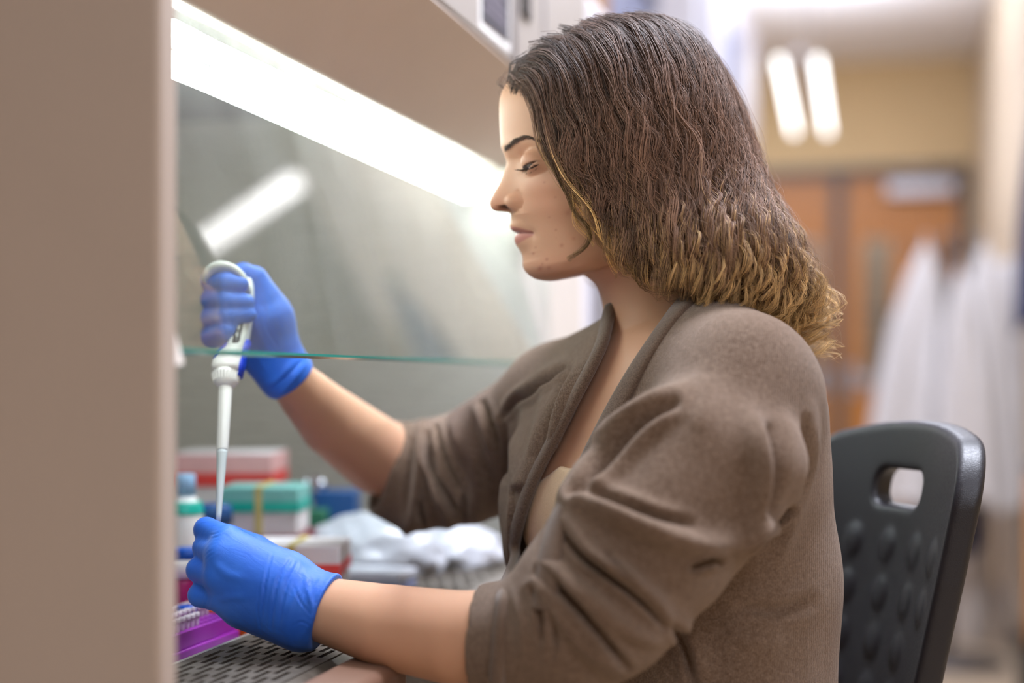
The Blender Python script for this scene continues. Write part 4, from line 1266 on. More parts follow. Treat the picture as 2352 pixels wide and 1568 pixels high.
def build_cardigan(parent):
    s = cardigan_sdf()
    solid = s.like(); solid.f = s.f.copy()
    s.finer()
    inner = s.f + 0.006
    s.f = np.maximum(s.f, -inner)
    X, Y, Z = np.meshgrid(s.ax[0], s.ax[1], s.ax[2], indexing='ij', sparse=True)
    # front opening
    fw = (X - CHEST[0]) * FV[0] + (Y - CHEST[1]) * FV[1] + 0 * Z
    u = 1176 + F_PX * X / Y + 0 * Z; v = HOR - F_PX * Z / Y + 0 * X
    poly = NEAR_EDGE + FAR_EDGE[::-1]
    m = np.where((fw > -0.02) & (np.abs(s.f) < 0.03) & ~((v > 1120) & (Y < 1.155)) & ~((v > 1325) & (Y < 1.26)) & ~((v > 1130) & (Y > 1.335)))
    uu, vv = u[m], v[m]
    ins = in_poly(uu, vv, poly)
    de = np.minimum(seg_dist(uu, vv, NEAR_EDGE)[0], seg_dist(uu, vv, FAR_EDGE)[0]) * 0.00038
    sdv = np.where(ins, -de, de)
    # no opening on the far side of the sleeves
    s.f[m] = np.maximum(s.f[m], -sdv)
    # neck hole at the top
    nb = np.concatenate([L(1560, 700, 1.29)]); nd = L(1500, 560, 1.285) - nb; nd /= np.linalg.norm(nd)
    t = (X - nb[0]) * nd[0] + (Y - nb[1]) * nd[1] + (Z - nb[2]) * nd[2]
    rr = np.sqrt(np.maximum((X - nb[0]) ** 2 + (Y - nb[1]) ** 2 + (Z - nb[2]) ** 2 - t * t, 0)) - 0.062
    s.f = np.maximum(s.f, -np.maximum(rr, -t - 0.05).astype(np.float32))
    # cuffs
    for c, n in ((L(1098, 1466, 1.12), np.array([-0.97, 0.18, 0.03])), (L(880, 1076, 1.508), L(872, 1073, 1.508) - L(960, 1086, 1.530))):
        n = n / np.linalg.norm(n)
        if c[1] > 1.3: n = np.array([-0.93, -0.25, 0.28]); n /= np.linalg.norm(n)
        pl = (X - c[0]) * n[0] + (Y - c[1]) * n[1] + (Z - c[2]) * n[2]
        near = ((X - c[0]) ** 2 + (Y - c[1]) ** 2 + (Z - c[2]) ** 2 < 0.10 ** 2) & (pl > 0)
        s.f = np.where(near, np.maximum(s.f, pl), s.f).astype(np.float32)
    s.f = s.f.astype(np.float32)
    V, Q = s.mesh(3)
    N = vnormals(V, Q)
    u, v = proj(V)
    nearside = (N[:, 1] < 0.45)
    farpart = (V[:, 1] > 1.30) | (u < 1180) & (V[:, 1] > 1.25) | ((u < 1345) & (v < 1120) & (V[:, 1] > 1.2))
    h = 1.3 * wrinkle(V, N, SL_N, nearside & ~farpart) + 1.3 * wrinkle(V, N, SL_F, nearside & farpart)
    V = V + N * h[:, None]
    V = laplace(V, Q, 1, 0.4)
    o = mesh_np('cardigan', toW(V), Q, M['cardigan_knit'], parent)
    for edge, hw, sgn, i0, i1 in ((NEAR_EDGE[1:13], 0.0105, 1, 0, 0), (FAR_EDGE[1:14], 0.0062, -1, 0, 0)):
        lapel_band(parent_of=o, s=solid, edge=edge, hw=hw, sgn=sgn)
    return o, V, Q


def surface_depth(s, u, v, d0=1.0, d1=1.6, n=400):
    ds = np.linspace(d0, d1, n)
    p = np.stack([(u[:, None] - 1176) / F_PX * ds, np.broadcast_to(ds, (len(u), n)), (HOR - v[:, None]) / F_PX * ds], -1)
    f = s.sample(p)
    hit = f < 0.0
    i = np.where(hit.any(1), hit.argmax(1), -1)
    return np.where(i >= 0, ds[np.maximum(i, 0)], np.nan)


def sdf_normal(s, p, h=0.006):
    g = np.stack([s.sample(p + np.eye(3)[k] * h) - s.sample(p - np.eye(3)[k] * h) for k in range(3)], -1)
    return g / np.maximum(np.linalg.norm(g, axis=-1, keepdims=True), 1e-9)


def tube_mesh(P, A, B, wa, wb, m=14, power=2.0):
    """closed tube along P with section axes A, B"""
    t = np.linspace(0, 2 * math.pi, m, endpoint=False)
    ca, sb = np.cos(t), np.sin(t)
    ca = np.sign(ca) * np.abs(ca) ** (2 / power); sb = np.sign(sb) * np.abs(sb) ** (2 / power)
    wa = np.broadcast_to(wa, len(P)); wb = np.broadcast_to(wb, len(P))
    V = P[:, None] + A[:, None] * (ca[None, :] * wa[:, None])[..., None] + B[:, None] * (sb[None, :] * wb[:, None])[..., None]
    n = len(P)
    i = np.arange(n - 1)[:, None] * m; j = np.arange(m)[None]; j2 = (j + 1) % m
    F = np.stack(np.broadcast_arrays(i + j, i + j2, i + m + j2, i + m + j), -1).reshape(-1, 4).tolist()
    F += [list(range(m))[::-1], list(range((n - 1) * m, n * m))]
    return V.reshape(-1, 3), F


def lapel_band(parent_of, s, edge, hw, sgn):
    p = polyline(edge, 120)
    d = surface_depth(s, p[:, 0], p[:, 1])
    ok = ~np.isnan(d); d = np.interp(np.arange(len(d)), np.where(ok)[0], d[ok])
    ker = np.hanning(21); ker /= ker.sum()
    d = np.convolve(np.pad(d, 10, mode='edge'), ker, 'valid')
    P = np.stack([(p[:, 0] - 1176) / F_PX * d, d, (HOR - p[:, 1]) / F_PX * d], -1)
    T = np.gradient(P, axis=0); T /= np.linalg.norm(T, axis=1, keepdims=True)
    N = sdf_normal(s, P)
    N = np.stack([np.convolve(np.pad(N[:, k], 10, mode='edge'), ker, 'valid') for k in range(3)], 1)
    N -= (N * T).sum(1, keepdims=True) * T; N /= np.linalg.norm(N, axis=1, keepdims=True)
    S = np.cross(T, N)
    if (S[60, 0] > 0) != (sgn > 0): S = -S
    P = P + S * hw * 0.75 + N * 0.0005
    V, F = tube_mesh(P, S, N, hw, 0.0048, 16, 2.6)
    return mesh_np('lapel', toW(V), F, M['cardigan_rib'], parent_of)


def build_tank(parent):
    s = Sdf((-0.10, 1.05, -0.42), (0.22, 1.50, 0.02), 0.0032)
    torso(s, 0.0075, 0.045)
    X, Y, Z = np.meshgrid(s.ax[0], s.ax[1], s.ax[2], indexing='ij', sparse=True)
    u = 1176 + F_PX * X / Y + 0 * Z; v = HOR - F_PX * Z / Y + 0 * X
    line = [(1100, 1230), (1215, 1120), (1262, 1090), (1290, 1066), (1300, 1074), (1330, 1076), (1400, 1060), (1700, 1000)]
    top = np.interp(u, [p[0] for p in line], [p[1] for p in line])
    s.f = np.maximum(s.f, ((top - v) * 0.0004)).astype(np.float32)
    V, Q = s.mesh(2)
    return mesh_np('tank_top', toW(V), Q, M['tank_fabric'], parent)

# ------------------------------------------------------------------ hair
def strand_mesh(name, P, R, C, mat, parent, sides=3):
    """P (S, n, 3) local frame, R (S, n) radii, C (S, n, 3) colours -> thin tubes in one mesh"""
    S, n, _ = P.shape
    T = np.gradient(P, axis=1)
    T /= np.maximum(np.linalg.norm(T, axis=2, keepdims=True), 1e-9)
    A = np.cross(T, np.array([0.25, 0.93, 0.27])); A /= np.maximum(np.linalg.norm(A, axis=2, keepdims=True), 1e-9)
    B = np.cross(T, A)
    a = np.arange(sides) * 2 * math.pi / sides
    V = P[:, :, None] + R[:, :, None, None] * (np.cos(a)[None, None, :, None] * A[:, :, None] + np.sin(a)[None, None, :, None] * B[:, :, None])
    base = (np.arange(S) * n * sides)[:, None, None] + (np.arange(n - 1) * sides)[None, :, None]
    j = np.arange(sides)[None, None]; j2 = (j + 1) % sides
    Q = np.stack(np.broadcast_arrays(base + j, base + j2, base + sides + j2, base + sides + j), -1).reshape(-1, 4)
    col = np.repeat(C[:, :, None], sides, 2)
    return mesh_np(name, toW(V.reshape(-1, 3)), Q, mat, parent, colors=col.reshape(-1, 3))


HAIRLINE = [(1100, 170), (1142, 179), (1180, 186), (1208, 209), (1229, 249), (1242, 300), (1256, 345), (1278, 385), (1306, 420), (1352, 468), (1382, 510), (1404, 560), (1420, 600),
            (1438, 632), (1462, 650), (1510, 660), (1560, 675), (1610, 694), (1700, 715), (1780, 740), (1860, 775)]

GUIDES = [
    [(1172, 207), (1190, 178), (1216, 196), (1240, 262), (1258, 345), (1298, 410), (1350, 468), (1384, 530), (1412, 588), (1440, 634)],
    [(1158, 204), (1186, 150), (1236, 172), (1270, 262), (1296, 350), (1340, 430), (1388, 500), (1424, 562), (1460, 616), (1500, 652)],
    [(1190, 130), (1228, 120), (1276, 168), (1312, 270), (1344, 370), (1382, 455), (1420, 530), (1462, 590), (1510, 636), (1560, 668)],
    [(1238, 86), (1280, 92), (1326, 160), (1362, 270), (1398, 375), (1440, 465), (1482, 540), (1526, 600), (1575, 650), (1622, 690)],
    [(1296, 54), (1340, 74), (1384, 150), (1420, 265), (1456, 375), (1498, 470), (1540, 545), (1584, 606), (1628, 660), (1665, 705)],
    [(1350, 34), (1402, 60), (1446, 140), (1484, 260), (1522, 375), (1560, 475), (1602, 552), (1644, 615), (1684, 668), (1715, 715)],
    [(1400, 24), (1462, 52), (1508, 134), (1548, 258), (1588, 375), (1628, 476), (1668, 556), (1708, 622), (1744, 680), (1768, 726)],
    [(1440, 20), (1516, 48), (1566, 128), (1606, 252), (1646, 370), (1690, 472), (1732, 556), (1772, 626), (1804, 690), (1818, 738)],
    [(1470, 20), (1560, 60), (1616, 142), (1652, 262), (1690, 376), (1734, 476), (1778, 560), (1822, 634), (1852, 700), (1858, 750)],
    [(1490, 22), (1584, 76), (1644, 170), (1682, 284), (1722, 390), (1768, 484), (1814, 568), (1858, 640), (1884, 700), (1880, 752)],
]


def hair_shell():
    s = Sdf((-0.03, 1.12, 0.02), (0.30, 1.46, 0.37), 0.004, 0.05)
    r = np.array([np.cos(HEAD_YAW), np.sin(HEAD_YAW), 0.0])
    ax = np.array([[r[0], -r[1], 0], [r[1], r[0], 0], [0, 0, 1.0]])
    s.ell(L(1424, 292, 1.30), (0.1075, 0.098, 0.108), ax, 0)
    s.ell(L(1520, 430, 1.295), (0.098, 0.098, 0.100), ax, 0.05)
    s.ell(L(1640, 590, 1.270), (0.092, 0.100, 0.060), ax, 0.05)
    s.cone(L(1560, 330, 1.295), L(1740, 640, 1.262), 0.056, 0.050, 0.03)
    return s


def build_hair(parent, grid_V):
    sh = hair_shell()
    # face surface on the camera side, for the strands along the cheek
    from mathutils import kdtree
    fu, fv = proj(grid_V)
    sel = np.where((fu > 1120) & (fu < 1480) & (fv > 150) & (fv < 720))[0]
    kd = kdtree.KDTree(len(sel))
    dmin = {}
    cell = 6
    for i in sel:
        k = (int(fu[i] // cell), int(fv[i] // cell)); d = grid_V[i, 1]
        if k not in dmin or d < dmin[k]: dmin[k] = d

    def face_d(u, v):
        out = np.full(u.shape, np.inf)
        for q in np.ndindex(u.shape):
            out[q] = dmin.get((int(u[q] // cell), int(v[q] // cell)), np.inf)
        return out

    # dark mass of hair under the strands
    cap = hair_shell()
    cap.f = cap.f + 0.017
    X, Y, Z = np.meshgrid(cap.ax[0], cap.ax[1], cap.ax[2], indexing='ij', sparse=True)
    u = 1176 + F_PX * X / Y + 0 * Z; v = HOR - F_PX * Z / Y + 0 * X
    m = np.where(np.abs(cap.f) < 0.05)
    poly = [(1000, 180)] + [(a + 16, b - 14) for a, b in HAIRLINE] + [(1860, 1200), (1000, 1200)]
    ins = in_poly(u[m], v[m], poly)
    de = seg_dist(u[m], v[m], [(a + 16, b - 14) for a, b in HAIRLINE])[0] * 0.0004
    cap.f[m] = np.maximum(cap.f[m], np.where(ins, de, -de))
    cap.f = cap.f.astype(np.float32)
    cv, cq = cap.mesh(3)
    hair = mesh_np('hair', toW(cv), cq, M['hair_dark'], parent)

    n = 36
    G = np.stack([polyline(g, n) for g in GUIDES])                       # (10, n, 2)
    gen = np.random.default_rng(11)
    ker = np.hanning(9); ker /= ker.sum()
    tt = np.linspace(0, 1, n)

    def guide(g):
        g = np.clip(g, 0, len(GUIDES) - 1.001); i = int(g); f = g - i
        return G[i] * (1 - f) + G[i + 1] * f

    dark = np.array([0.080, 0.047, 0.034]); mid = np.array([0.215, 0.126, 0.086]); gold = np.array([0.64, 0.42, 0.18])

    PP, RR, CC = {}, {}, {}
    N0 = n

    def add_lock(path, depth_in, nst, spread, amp, curl, wl, t_end, r0, mirror=False, tone=None, goldness=None, freq_jit=0.15, ring=0.0, shade=1.0, bend=9.0, g0=0.60):
        """path (n,2) in frame px on the shell"""
        n = 76 if ring else N0
        path = path[int(gen.uniform(0, 3.4)):]
        tq = np.linspace(0, 1, n) ** 0.88 * t_end
        p = np.stack([np.interp(tq, np.linspace(0, 1, len(path)), path[:, k]) for k in range(2)], 1)
        p[:, 0] += np.interp(tq, np.linspace(0, 1.1, 6), np.concatenate([[0], gen.normal(0, bend, 5)])) * smoothstep(0, 0.3, tq)
        if t_end > 1:
            ex = tq > 1
            dv = path[-1] - path[-4]
            p[ex] = path[-1] + (tq[ex] - 1)[:, None] * dv * len(path) / 3
        d = surface_depth(sh, p[:, 0], p[:, 1], 1.12, 1.45, 120)
        ok = ~np.isnan(d)
        if ok.sum() < 4: return
        d = np.interp(np.arange(n), np.where(ok)[0], d[ok])
        fd = face_d(p[:, 0], p[:, 1]) - 0.006
        d = np.minimum(d + depth_in, fd)
        d = np.convolve(np.pad(d, 4, mode='edge'), ker, 'valid')
        P = np.stack([(p[:, 0] - 1176) / F_PX * d, d, (HOR - p[:, 1]) / F_PX * d], -1)
        ln = np.concatenate([[0], np.cumsum(np.linalg.norm(np.diff(P, axis=0), axis=1))])
        T = np.gradient(P, axis=0); T /= np.linalg.norm(T, axis=1, keepdims=True)
        N = sdf_normal(sh, P); N -= (N * T).sum(1, keepdims=True) * T; N /= np.maximum(np.linalg.norm(N, axis=1, keepdims=True), 1e-9)
        S = np.cross(T, N)
        ph = gen.uniform(0, 6.28)
        k = np.cumsum(np.gradient(ln) * 2 * math.pi / (wl * (1.25 - 0.45 * tq)))
        env = smoothstep(0.03, 0.50, tq)
        a = amp * (0.12 + 0.88 * env) + curl * (smoothstep(0.74, 0.96, tq) if ring else smoothstep(0.58, 0.95, tq))
        W1 = np.sin(k + ph) * a; W2 = np.cos(k + ph) * a * (0.35 + (0.5 + ring) * smoothstep(0.5, 0.9, tq))
        root = -0.0065 * (1 - smoothstep(0.0, 0.10, tq))            # roots sink into the scalp
        tone = gen.normal(0, 1) if tone is None else tone
        gl = gen.uniform(0, 1) if goldness is None else goldness
        for _ in range(nst):
            o1, o2 = gen.normal(0, 1, 2) * spread
            tap = 1.0 - 0.55 * smoothstep(0.5, 1.0, tq) + 0.25 * np.sin(k * 0.5 + ph)
            fz = gen.normal(0, 1, (6, 2)) * 0.0008
            jx = np.interp(tq, np.linspace(0, max(1, t_end), 6), fz[:, 0]); jy = np.interp(tq, np.linspace(0, max(1, t_end), 6), fz[:, 1])
            dp = gen.normal(0, freq_jit)
            w1 = np.sin(k * (1 + dp * 0.06) + ph + dp) * a; w2 = np.cos(k * (1 + dp * 0.06) + ph + dp) * a * (0.35 + (0.5 + ring) * smoothstep(0.5, 0.9, tq))
            q = P + S * (w1 + o1 * tap + jx)[:, None] + N * (w2 + 0.15 * a + o2 * tap * 0.7 + jy + root)[:, None]
            PP.setdefault(n, []).append(q)
            r = r0 * gen.uniform(0.7, 1.25)
            RR.setdefault(n, []).append(r * np.interp(tq / max(t_end, 1e-6), [0, 0.1, 0.7, 1], [0.7, 1, 0.9, 0.25]))
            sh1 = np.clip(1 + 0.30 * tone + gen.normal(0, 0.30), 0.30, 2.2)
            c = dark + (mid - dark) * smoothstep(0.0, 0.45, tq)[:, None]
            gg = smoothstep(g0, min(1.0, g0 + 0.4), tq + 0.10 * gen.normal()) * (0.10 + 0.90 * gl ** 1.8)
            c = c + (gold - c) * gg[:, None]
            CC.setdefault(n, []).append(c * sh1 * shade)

    # near side: layers from the inside out, inner ones tinted darker as shade in the gaps
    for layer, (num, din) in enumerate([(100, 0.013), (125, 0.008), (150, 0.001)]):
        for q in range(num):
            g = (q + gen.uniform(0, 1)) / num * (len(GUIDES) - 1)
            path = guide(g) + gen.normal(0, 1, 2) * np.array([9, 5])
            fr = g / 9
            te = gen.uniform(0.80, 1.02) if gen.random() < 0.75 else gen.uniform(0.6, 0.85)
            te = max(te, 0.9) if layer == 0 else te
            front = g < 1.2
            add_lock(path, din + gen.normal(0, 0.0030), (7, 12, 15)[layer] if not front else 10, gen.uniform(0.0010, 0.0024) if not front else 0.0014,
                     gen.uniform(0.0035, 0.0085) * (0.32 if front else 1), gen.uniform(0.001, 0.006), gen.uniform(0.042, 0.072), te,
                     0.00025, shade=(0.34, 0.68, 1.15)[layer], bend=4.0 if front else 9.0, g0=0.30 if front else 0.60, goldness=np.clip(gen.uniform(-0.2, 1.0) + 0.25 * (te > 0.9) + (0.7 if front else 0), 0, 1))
    # the swept-back front of the hair
    for q in range(46):
        g = gen.uniform(0, 1.8)
        path = guide(g) + gen.normal(0, 1, 2) * np.array([5, 5])
        add_lock(path, gen.uniform(-0.002, 0.003), 9, 0.0015, gen.uniform(0.0015, 0.003), 0.002, gen.uniform(0.045, 0.07), gen.uniform(0.5, 0.95), 0.00021, goldness=gen.uniform(0.3, 1), bend=3.0, g0=0.35, tone=gen.normal(0.5, 0.5))
    # golden curls along the lower edge
    for q in range(44):
        g = gen.uniform(3.2, 9.0)
        path = guide(g) + gen.normal(0, 1, 2) * np.array([8, 6])
        add_lock(path, gen.uniform(-0.006, 0.002), 14, 0.0013, 0.004, gen.uniform(0.007, 0.013), gen.uniform(0.030, 0.044), gen.uniform(0.95, 1.10), 0.00025, goldness=1.0, freq_jit=0.05, ring=0.5, tone=gen.normal(0.3, 0.5))
    # the loose lock along the cheek
    cheek = polyline([(1225, 235), (1252, 330), (1282, 408), (1306, 452), (1322, 490), (1346, 516), (1354, 546), (1338, 572), (1312, 588), (1303, 596)], n)
    for q in range(5):
        add_lock(cheek + gen.normal(0, 2.0, 2), -0.002, 9, 0.0010, 0.0006, 0.0, 0.05, 1.0, 0.00022, goldness=0.7, bend=1.0, g0=0.25, shade=0.8)
    cheek2 = polyline([(1240, 262), (1268, 350), (1300, 410), (1312, 456), (1318, 500), (1336, 530), (1360, 565)], n)
    for q in range(3):
        add_lock(cheek2 + gen.normal(0, 3, 2), -0.001, 7, 0.0012, 0.001, 0.001, 0.05, 1.0, 0.00022, goldness=1.0, bend=2.0, g0=0.2)
    # fine hair springing from the hairline of the forehead
    hl = polyline([(1146, 204), (1160, 206), (1178, 208), (1200, 226), (1222, 256), (1236, 290)], 40)
    for q in range(70):
        i = gen.integers(0, 40); b = hl[i] + gen.normal(0, 3, 2)
        k = i / 39
        tgt = np.array([30 + 40 * k, -46 + 90 * k]) * gen.uniform(0.6, 1.2)
        path = polyline([b, b + tgt * 0.4 + np.array([-6, -8]) * (1 - k), b + tgt, b + tgt + np.array([40, 30 + 40 * k])], n)
        add_lock(path, 0.002, 4, 0.0016, 0.001, 0.0, 0.06, 1.0, 0.00013, goldness=0.0, tone=gen.normal(0.3, 0.5), bend=2.0)
    # single stray hairs
    for q in range(330):
        g = gen.uniform(0.3, 9.2) if q % 2 else gen.uniform(7.0, 9.2)
        path = guide(g) + gen.normal(0, 1, 2) * np.array([10, 8])
        out = np.linspace(0, 1, n)[:, None] ** 1.5 * np.array([abs(gen.normal(10, 16)) if g > 7 else gen.normal(0, 14), gen.normal(-4, 10)])
        add_lock(path + out, gen.uniform(-0.010, -0.001), 1, 0.001, gen.uniform(0.002, 0.007), gen.uniform(0, 0.007), gen.uniform(0.03, 0.08), gen.uniform(0.6, 1.1), 0.00013)
    f2H = np.array([-np.cos(HEAD_YAW), -np.sin(HEAD_YAW), 0]); l2 = np.array([np.sin(HEAD_YAW), -np.cos(HEAD_YAW), 0])
    c0 = L(1420, 300, 1.30)
    for k in PP:
        P = np.stack(PP[k]); R = np.stack(RR[k]); C = np.stack(CC[k])
        # the far side of the head: the same locks mirrored, fewer of them
        sub = gen.permutation(len(P))[: len(P) // 6]
        Pm = P[sub]; off = ((Pm - c0) * l2).sum(-1, keepdims=True)
        Pm = Pm - 2 * off * l2
        # the back of the head: the rearmost strands turned round the head
        lat = ((P - c0) * l2).sum(-1); bk = -((P - c0) * f2H).sum(-1)
        rear = np.where((bk[:, -6] > 0.10) & (bk[:, 3] > -0.03))[0]
        Pb, ib = [], []
        for _ in range(3 if k == N0 else 2):
            pick = gen.permutation(rear)[: 420]
            b = bk[pick]; l = lat[pick]
            ang = (gen.uniform(math.radians(-62), math.radians(25), len(pick)) - np.arctan2(l[:, -6], b[:, -6]))[:, None]
            nb = (b * np.cos(ang) - l * np.sin(ang)) * 0.98; nl = (b * np.sin(ang) + l * np.cos(ang)) * 0.80
            q = c0 - nb[..., None] * f2H + nl[..., None] * l2
            q[..., 2] = P[pick][..., 2]
            Pb.append(q); ib.append(pick)
        Pb = np.concatenate(Pb); ib = np.concatenate(ib)
        P = np.concatenate([P, Pm, Pb]); R = np.concatenate([R, R[sub], R[ib] * 1.25]); C = np.concatenate([C, C[sub], C[ib]])
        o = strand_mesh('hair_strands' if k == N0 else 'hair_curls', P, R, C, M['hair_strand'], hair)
        o['kind'] = 'stuff'
    return hair, dmin, cell


def build_brows(parent, V, Q):
    """eyebrow and lashes set on the skin of the near side"""
    u, v = proj(V); N = vnormals(V, Q)
    sel = np.where((u > 1130) & (u < 1270) & (v > 280) & (v < 430) & (N[:, 1] < 0.15))[0]
    from mathutils import kdtree
    kd = kdtree.KDTree(len(sel))
    for k, i in enumerate(sel): kd.insert((u[i], v[i], 0), k)
    kd.balance()

    def onskin(uu, vv, lift):
        out = []
        for a, b in zip(uu, vv):
            _, k, _ = kd.find((a, b, 0)); i = sel[k]
            d = V[i, 1]
            out.append(L(a, b, d) + N[i] * lift)
        return np.array(out)
    gen = np.random.default_rng(3)
    n = 8; PP, RR, CC = [], [], []
    cl = polyline([(1159, 343), (1176, 330), (1192, 320), (1208, 315), (1226, 319), (1248, 331)], 60)
    for q in range(300):
        t = gen.uniform(0, 0.97) ** 1.15; i = int(t * 59)
        th = np.interp(t, [0, 0.12, 0.5, 0.8, 1], [5.5, 7.5, 5.8, 3.2, 1.5])
        w = gen.uniform(-1, 1)
        a = cl[i] + np.array([0.3, 1.0]) * w * th
        tg = cl[min(i + 3, 59)] - cl[max(i - 3, 0)]; tg /= np.linalg.norm(tg)
        dr = tg + np.array([0.1, -0.55 * (1 - t) * (0.4 + w * 0.6) + 0.25 * (w < 0)]); dr /= np.linalg.norm(dr)
        ln = gen.uniform(9, 16)
        s = np.linspace(0, 1, n)
        p = a + np.outer(s, dr) * ln
        PP.append(onskin(p[:, 0], p[:, 1], 0.0004) + np.outer(np.sin(s * 2.4), [-0.0002, -0.0005, 0]))
        RR.append(0.00015 * np.interp(s, [0, 0.3, 1], [0.9, 1, 0.2])); CC.append(np.tile(np.array([0.075, 0.048, 0.034]) * gen.uniform(0.6, 1.7), (n, 1)))
    o1 = strand_mesh('eyebrow', np.stack(PP), np.stack(RR), np.stack(CC), M['hair_strand'], parent); o1['kind'] = 'stuff'
    # lashes: rooted along the lid, sweeping forward and down
    PP, RR, CC = [], [], []
    for kind, root, num, dirs, ln0 in (('u', [(1188, 391), (1196, 391), (1208, 390), (1220, 387), (1231, 382), (1240, 376)], 90, [(-0.95, 0.12), (-0.80, 0.45)], 17),
                                       ('l', [(1200, 395), (1212, 397), (1224, 393), (1234, 385)], 14, [(-0.55, 0.8), (-0.2, 0.95)], 5)):
        rt = polyline(root, 50)
        for q in range(num):
            t = gen.uniform(0, 1); i = int(t * 49)
            p0 = onskin([rt[i, 0]], [rt[i, 1]], 0.0002)[0]
            d2 = np.array(dirs[0]) * (1 - t) + np.array(dirs[1]) * t + gen.normal(0, 0.10, 2)
            ln = ln0 * gen.uniform(0.6, 1.15) * (0.6 + 0.55 * t if kind == 'u' else 1) * 0.0004
            s = np.linspace(0, 1, n)
            dv = np.array([d2[0], -0.55, -d2[1]]); dv /= np.linalg.norm(dv)
            p = p0 + np.outer(s * ln, dv) + np.outer(-s * s * ln * 0.25, [0, 0, -1 if kind == 'u' else 0])
            PP.append(p); RR.append(0.00016 * np.interp(s, [0, 0.4, 1], [1, 0.9, 0.15])); CC.append(np.tile([0.016, 0.011, 0.009], (n, 1)))
    o2 = strand_mesh('eyelashes', np.stack(PP), np.stack(RR), np.stack(CC), M['hair_strand'], parent); o2['kind'] = 'stuff'
    return o1, o2


def build_trousers(parent):
    s = Sdf((-0.75, 0.55, -1.03), (0.40, 1.75, -0.30), 0.008)
    c = CHEST.copy(); c[2] = -0.44
    s.ell(c + np.array([0, 0, 0.0]), (0.125, 0.165, 0.095), TA, 0)
    for sg in (-1, 1):
        hip = c + sg * 0.085 * LV - 0.01 * FV + np.array([0, 0, -0.01])
        knee = hip + 0.40 * FV + sg * 0.03 * LV + np.array([0, 0, -0.035])
        ankle = knee + 0.03 * FV + np.array([0, 0, 0]); ankle[2] = -0.93
        s.chain([hip, knee], [0.082, 0.062], 0.03)
        s.chain([knee, ankle], [0.060, 0.042], 0.02)
    V, Q = s.mesh(2)
    mesh_np('trousers', toW(V), Q, M['denim'], parent)
    for sg in (-1, 1):
        a = c + sg * 0.115 * LV + 0.42 * FV
        t = Sdf(a + np.array([-0.22, -0.22, 0]) * 1.0 + np.array([0, 0, -1.01 - a[2] - 0.01]), a + np.array([0.22, 0.22, 0]) + np.array([0, 0, -0.86 - a[2]]), 0.006)
        heel = a - 0.03 * FV; heel[2] = -0.965; toe = a + 0.15 * FV; toe[2] = -0.975
        t.cone(heel, toe, 0.044, 0.034, 0)
        sl, (x, y, z) = t.block(t.lo, t.lo + t.n * t.vox)
        t.cut(sl, (z + 1.008 + 0 * x + 0 * y).astype(np.float32), 0.0)
        V, Q = t.mesh(1)
        mesh_np('shoe', toW(V), Q, M['shoe_black'], parent)


hips = toW(CHEST); hips[2] = 0.475
person = empty('person', tuple(hips), 'seated person in a brown knitted cardigan and blue gloves, pipetting at the safety cabinet', 'person')
body, eye, body_sdf, HEAD_V, HEAD_Q = build_body(person)
for k in ('c', 'c2'):
    eyeball(eye[k], eye['r'], 'eye', person)
gl = build_gloves(person)
gl[0]['label'] = 'blue nitrile glove closed in a fist round the sample tube'
gl[1]['label'] = 'blue nitrile glove wrapped round the pipette grip'
build_tank(person)
build_cardigan(person)
build_hair(person, HEAD_V)
build_brows(person, HEAD_V, HEAD_Q)
build_trousers(person)

# ------------------------------------------------------------------ things on the work surface
ZS = ZC - 0.2205 * KC                           # top of the tray


def on_tray(u, d):
    """x, y on the work surface in frame column u at depth d"""
    w = W(u, 868, d * KC)  # depth scaled out from the camera along with the cabinet
    return w[0], w[1]


plain('plastic_white', srgb(232, 232, 232), 0.35, noise=0.02)
plain('card_white', srgb(226, 220, 222), 0.75, noise=0.02)
plain('print_red', srgb(226, 70, 66), 0.6, noise=0.04)
plain('print_pink', srgb(228, 176, 176), 0.6, noise=0.04)
plain('teal_plastic', srgb(30, 186, 168), 0.35)
plain('teal_pale', srgb(126, 196, 190), 0.4)
plain('maroon', srgb(110, 22, 40), 0.5)
plain('blue_plastic', srgb(10, 84, 190), 0.35)
plain('blue_pale', srgb(150, 190, 226), 0.35)
plain('blue_deep', srgb(28, 80, 140), 0.4)
plain('magenta_plastic', srgb(168, 22, 104), 0.35)
plain('rubber_band', srgb(206, 190, 120), 0.7)
plain('rack_purple', srgb(178, 52, 192), 0.28, noise=0.05, Transmission_Weight=0.15)
plain('rack_orange', srgb(250, 106, 14), 0.30, noise=0.05, Transmission_Weight=0.15)
plain('tube_pink', srgb(236, 190, 176), 0.2, noise=0.02)
plain('steel_bright', srgb(200, 204, 214), 0.18, 0.9)
m = Mat('tip_plastic', srgb(226, 234, 234), 0.18, 0, 0.5, Transmission_Weight=0.35, IOR=1.2)
m = Mat('tube_clear', srgb(240, 226, 232), 0.15, 0, 0.5, Transmission_Weight=0.25, IOR=1.2); M['tube_clear'] = m.m
m = Mat('tip_plastic', srgb(226, 234, 234), 0.18, 0, 0.5, Transmission_Weight=0.35, IOR=1.2); M['tip_plastic'] = m.m
plain('green_dark', srgb(44, 110, 82), 0.5)
m = Mat('poly_bag', srgb(226, 230, 240), 0.18, 0, 0.6, Transmission_Weight=0.35)
m.bump(m.noise(60, 5, 0.6), 0.4, 0.004); M['poly_bag'] = m.m


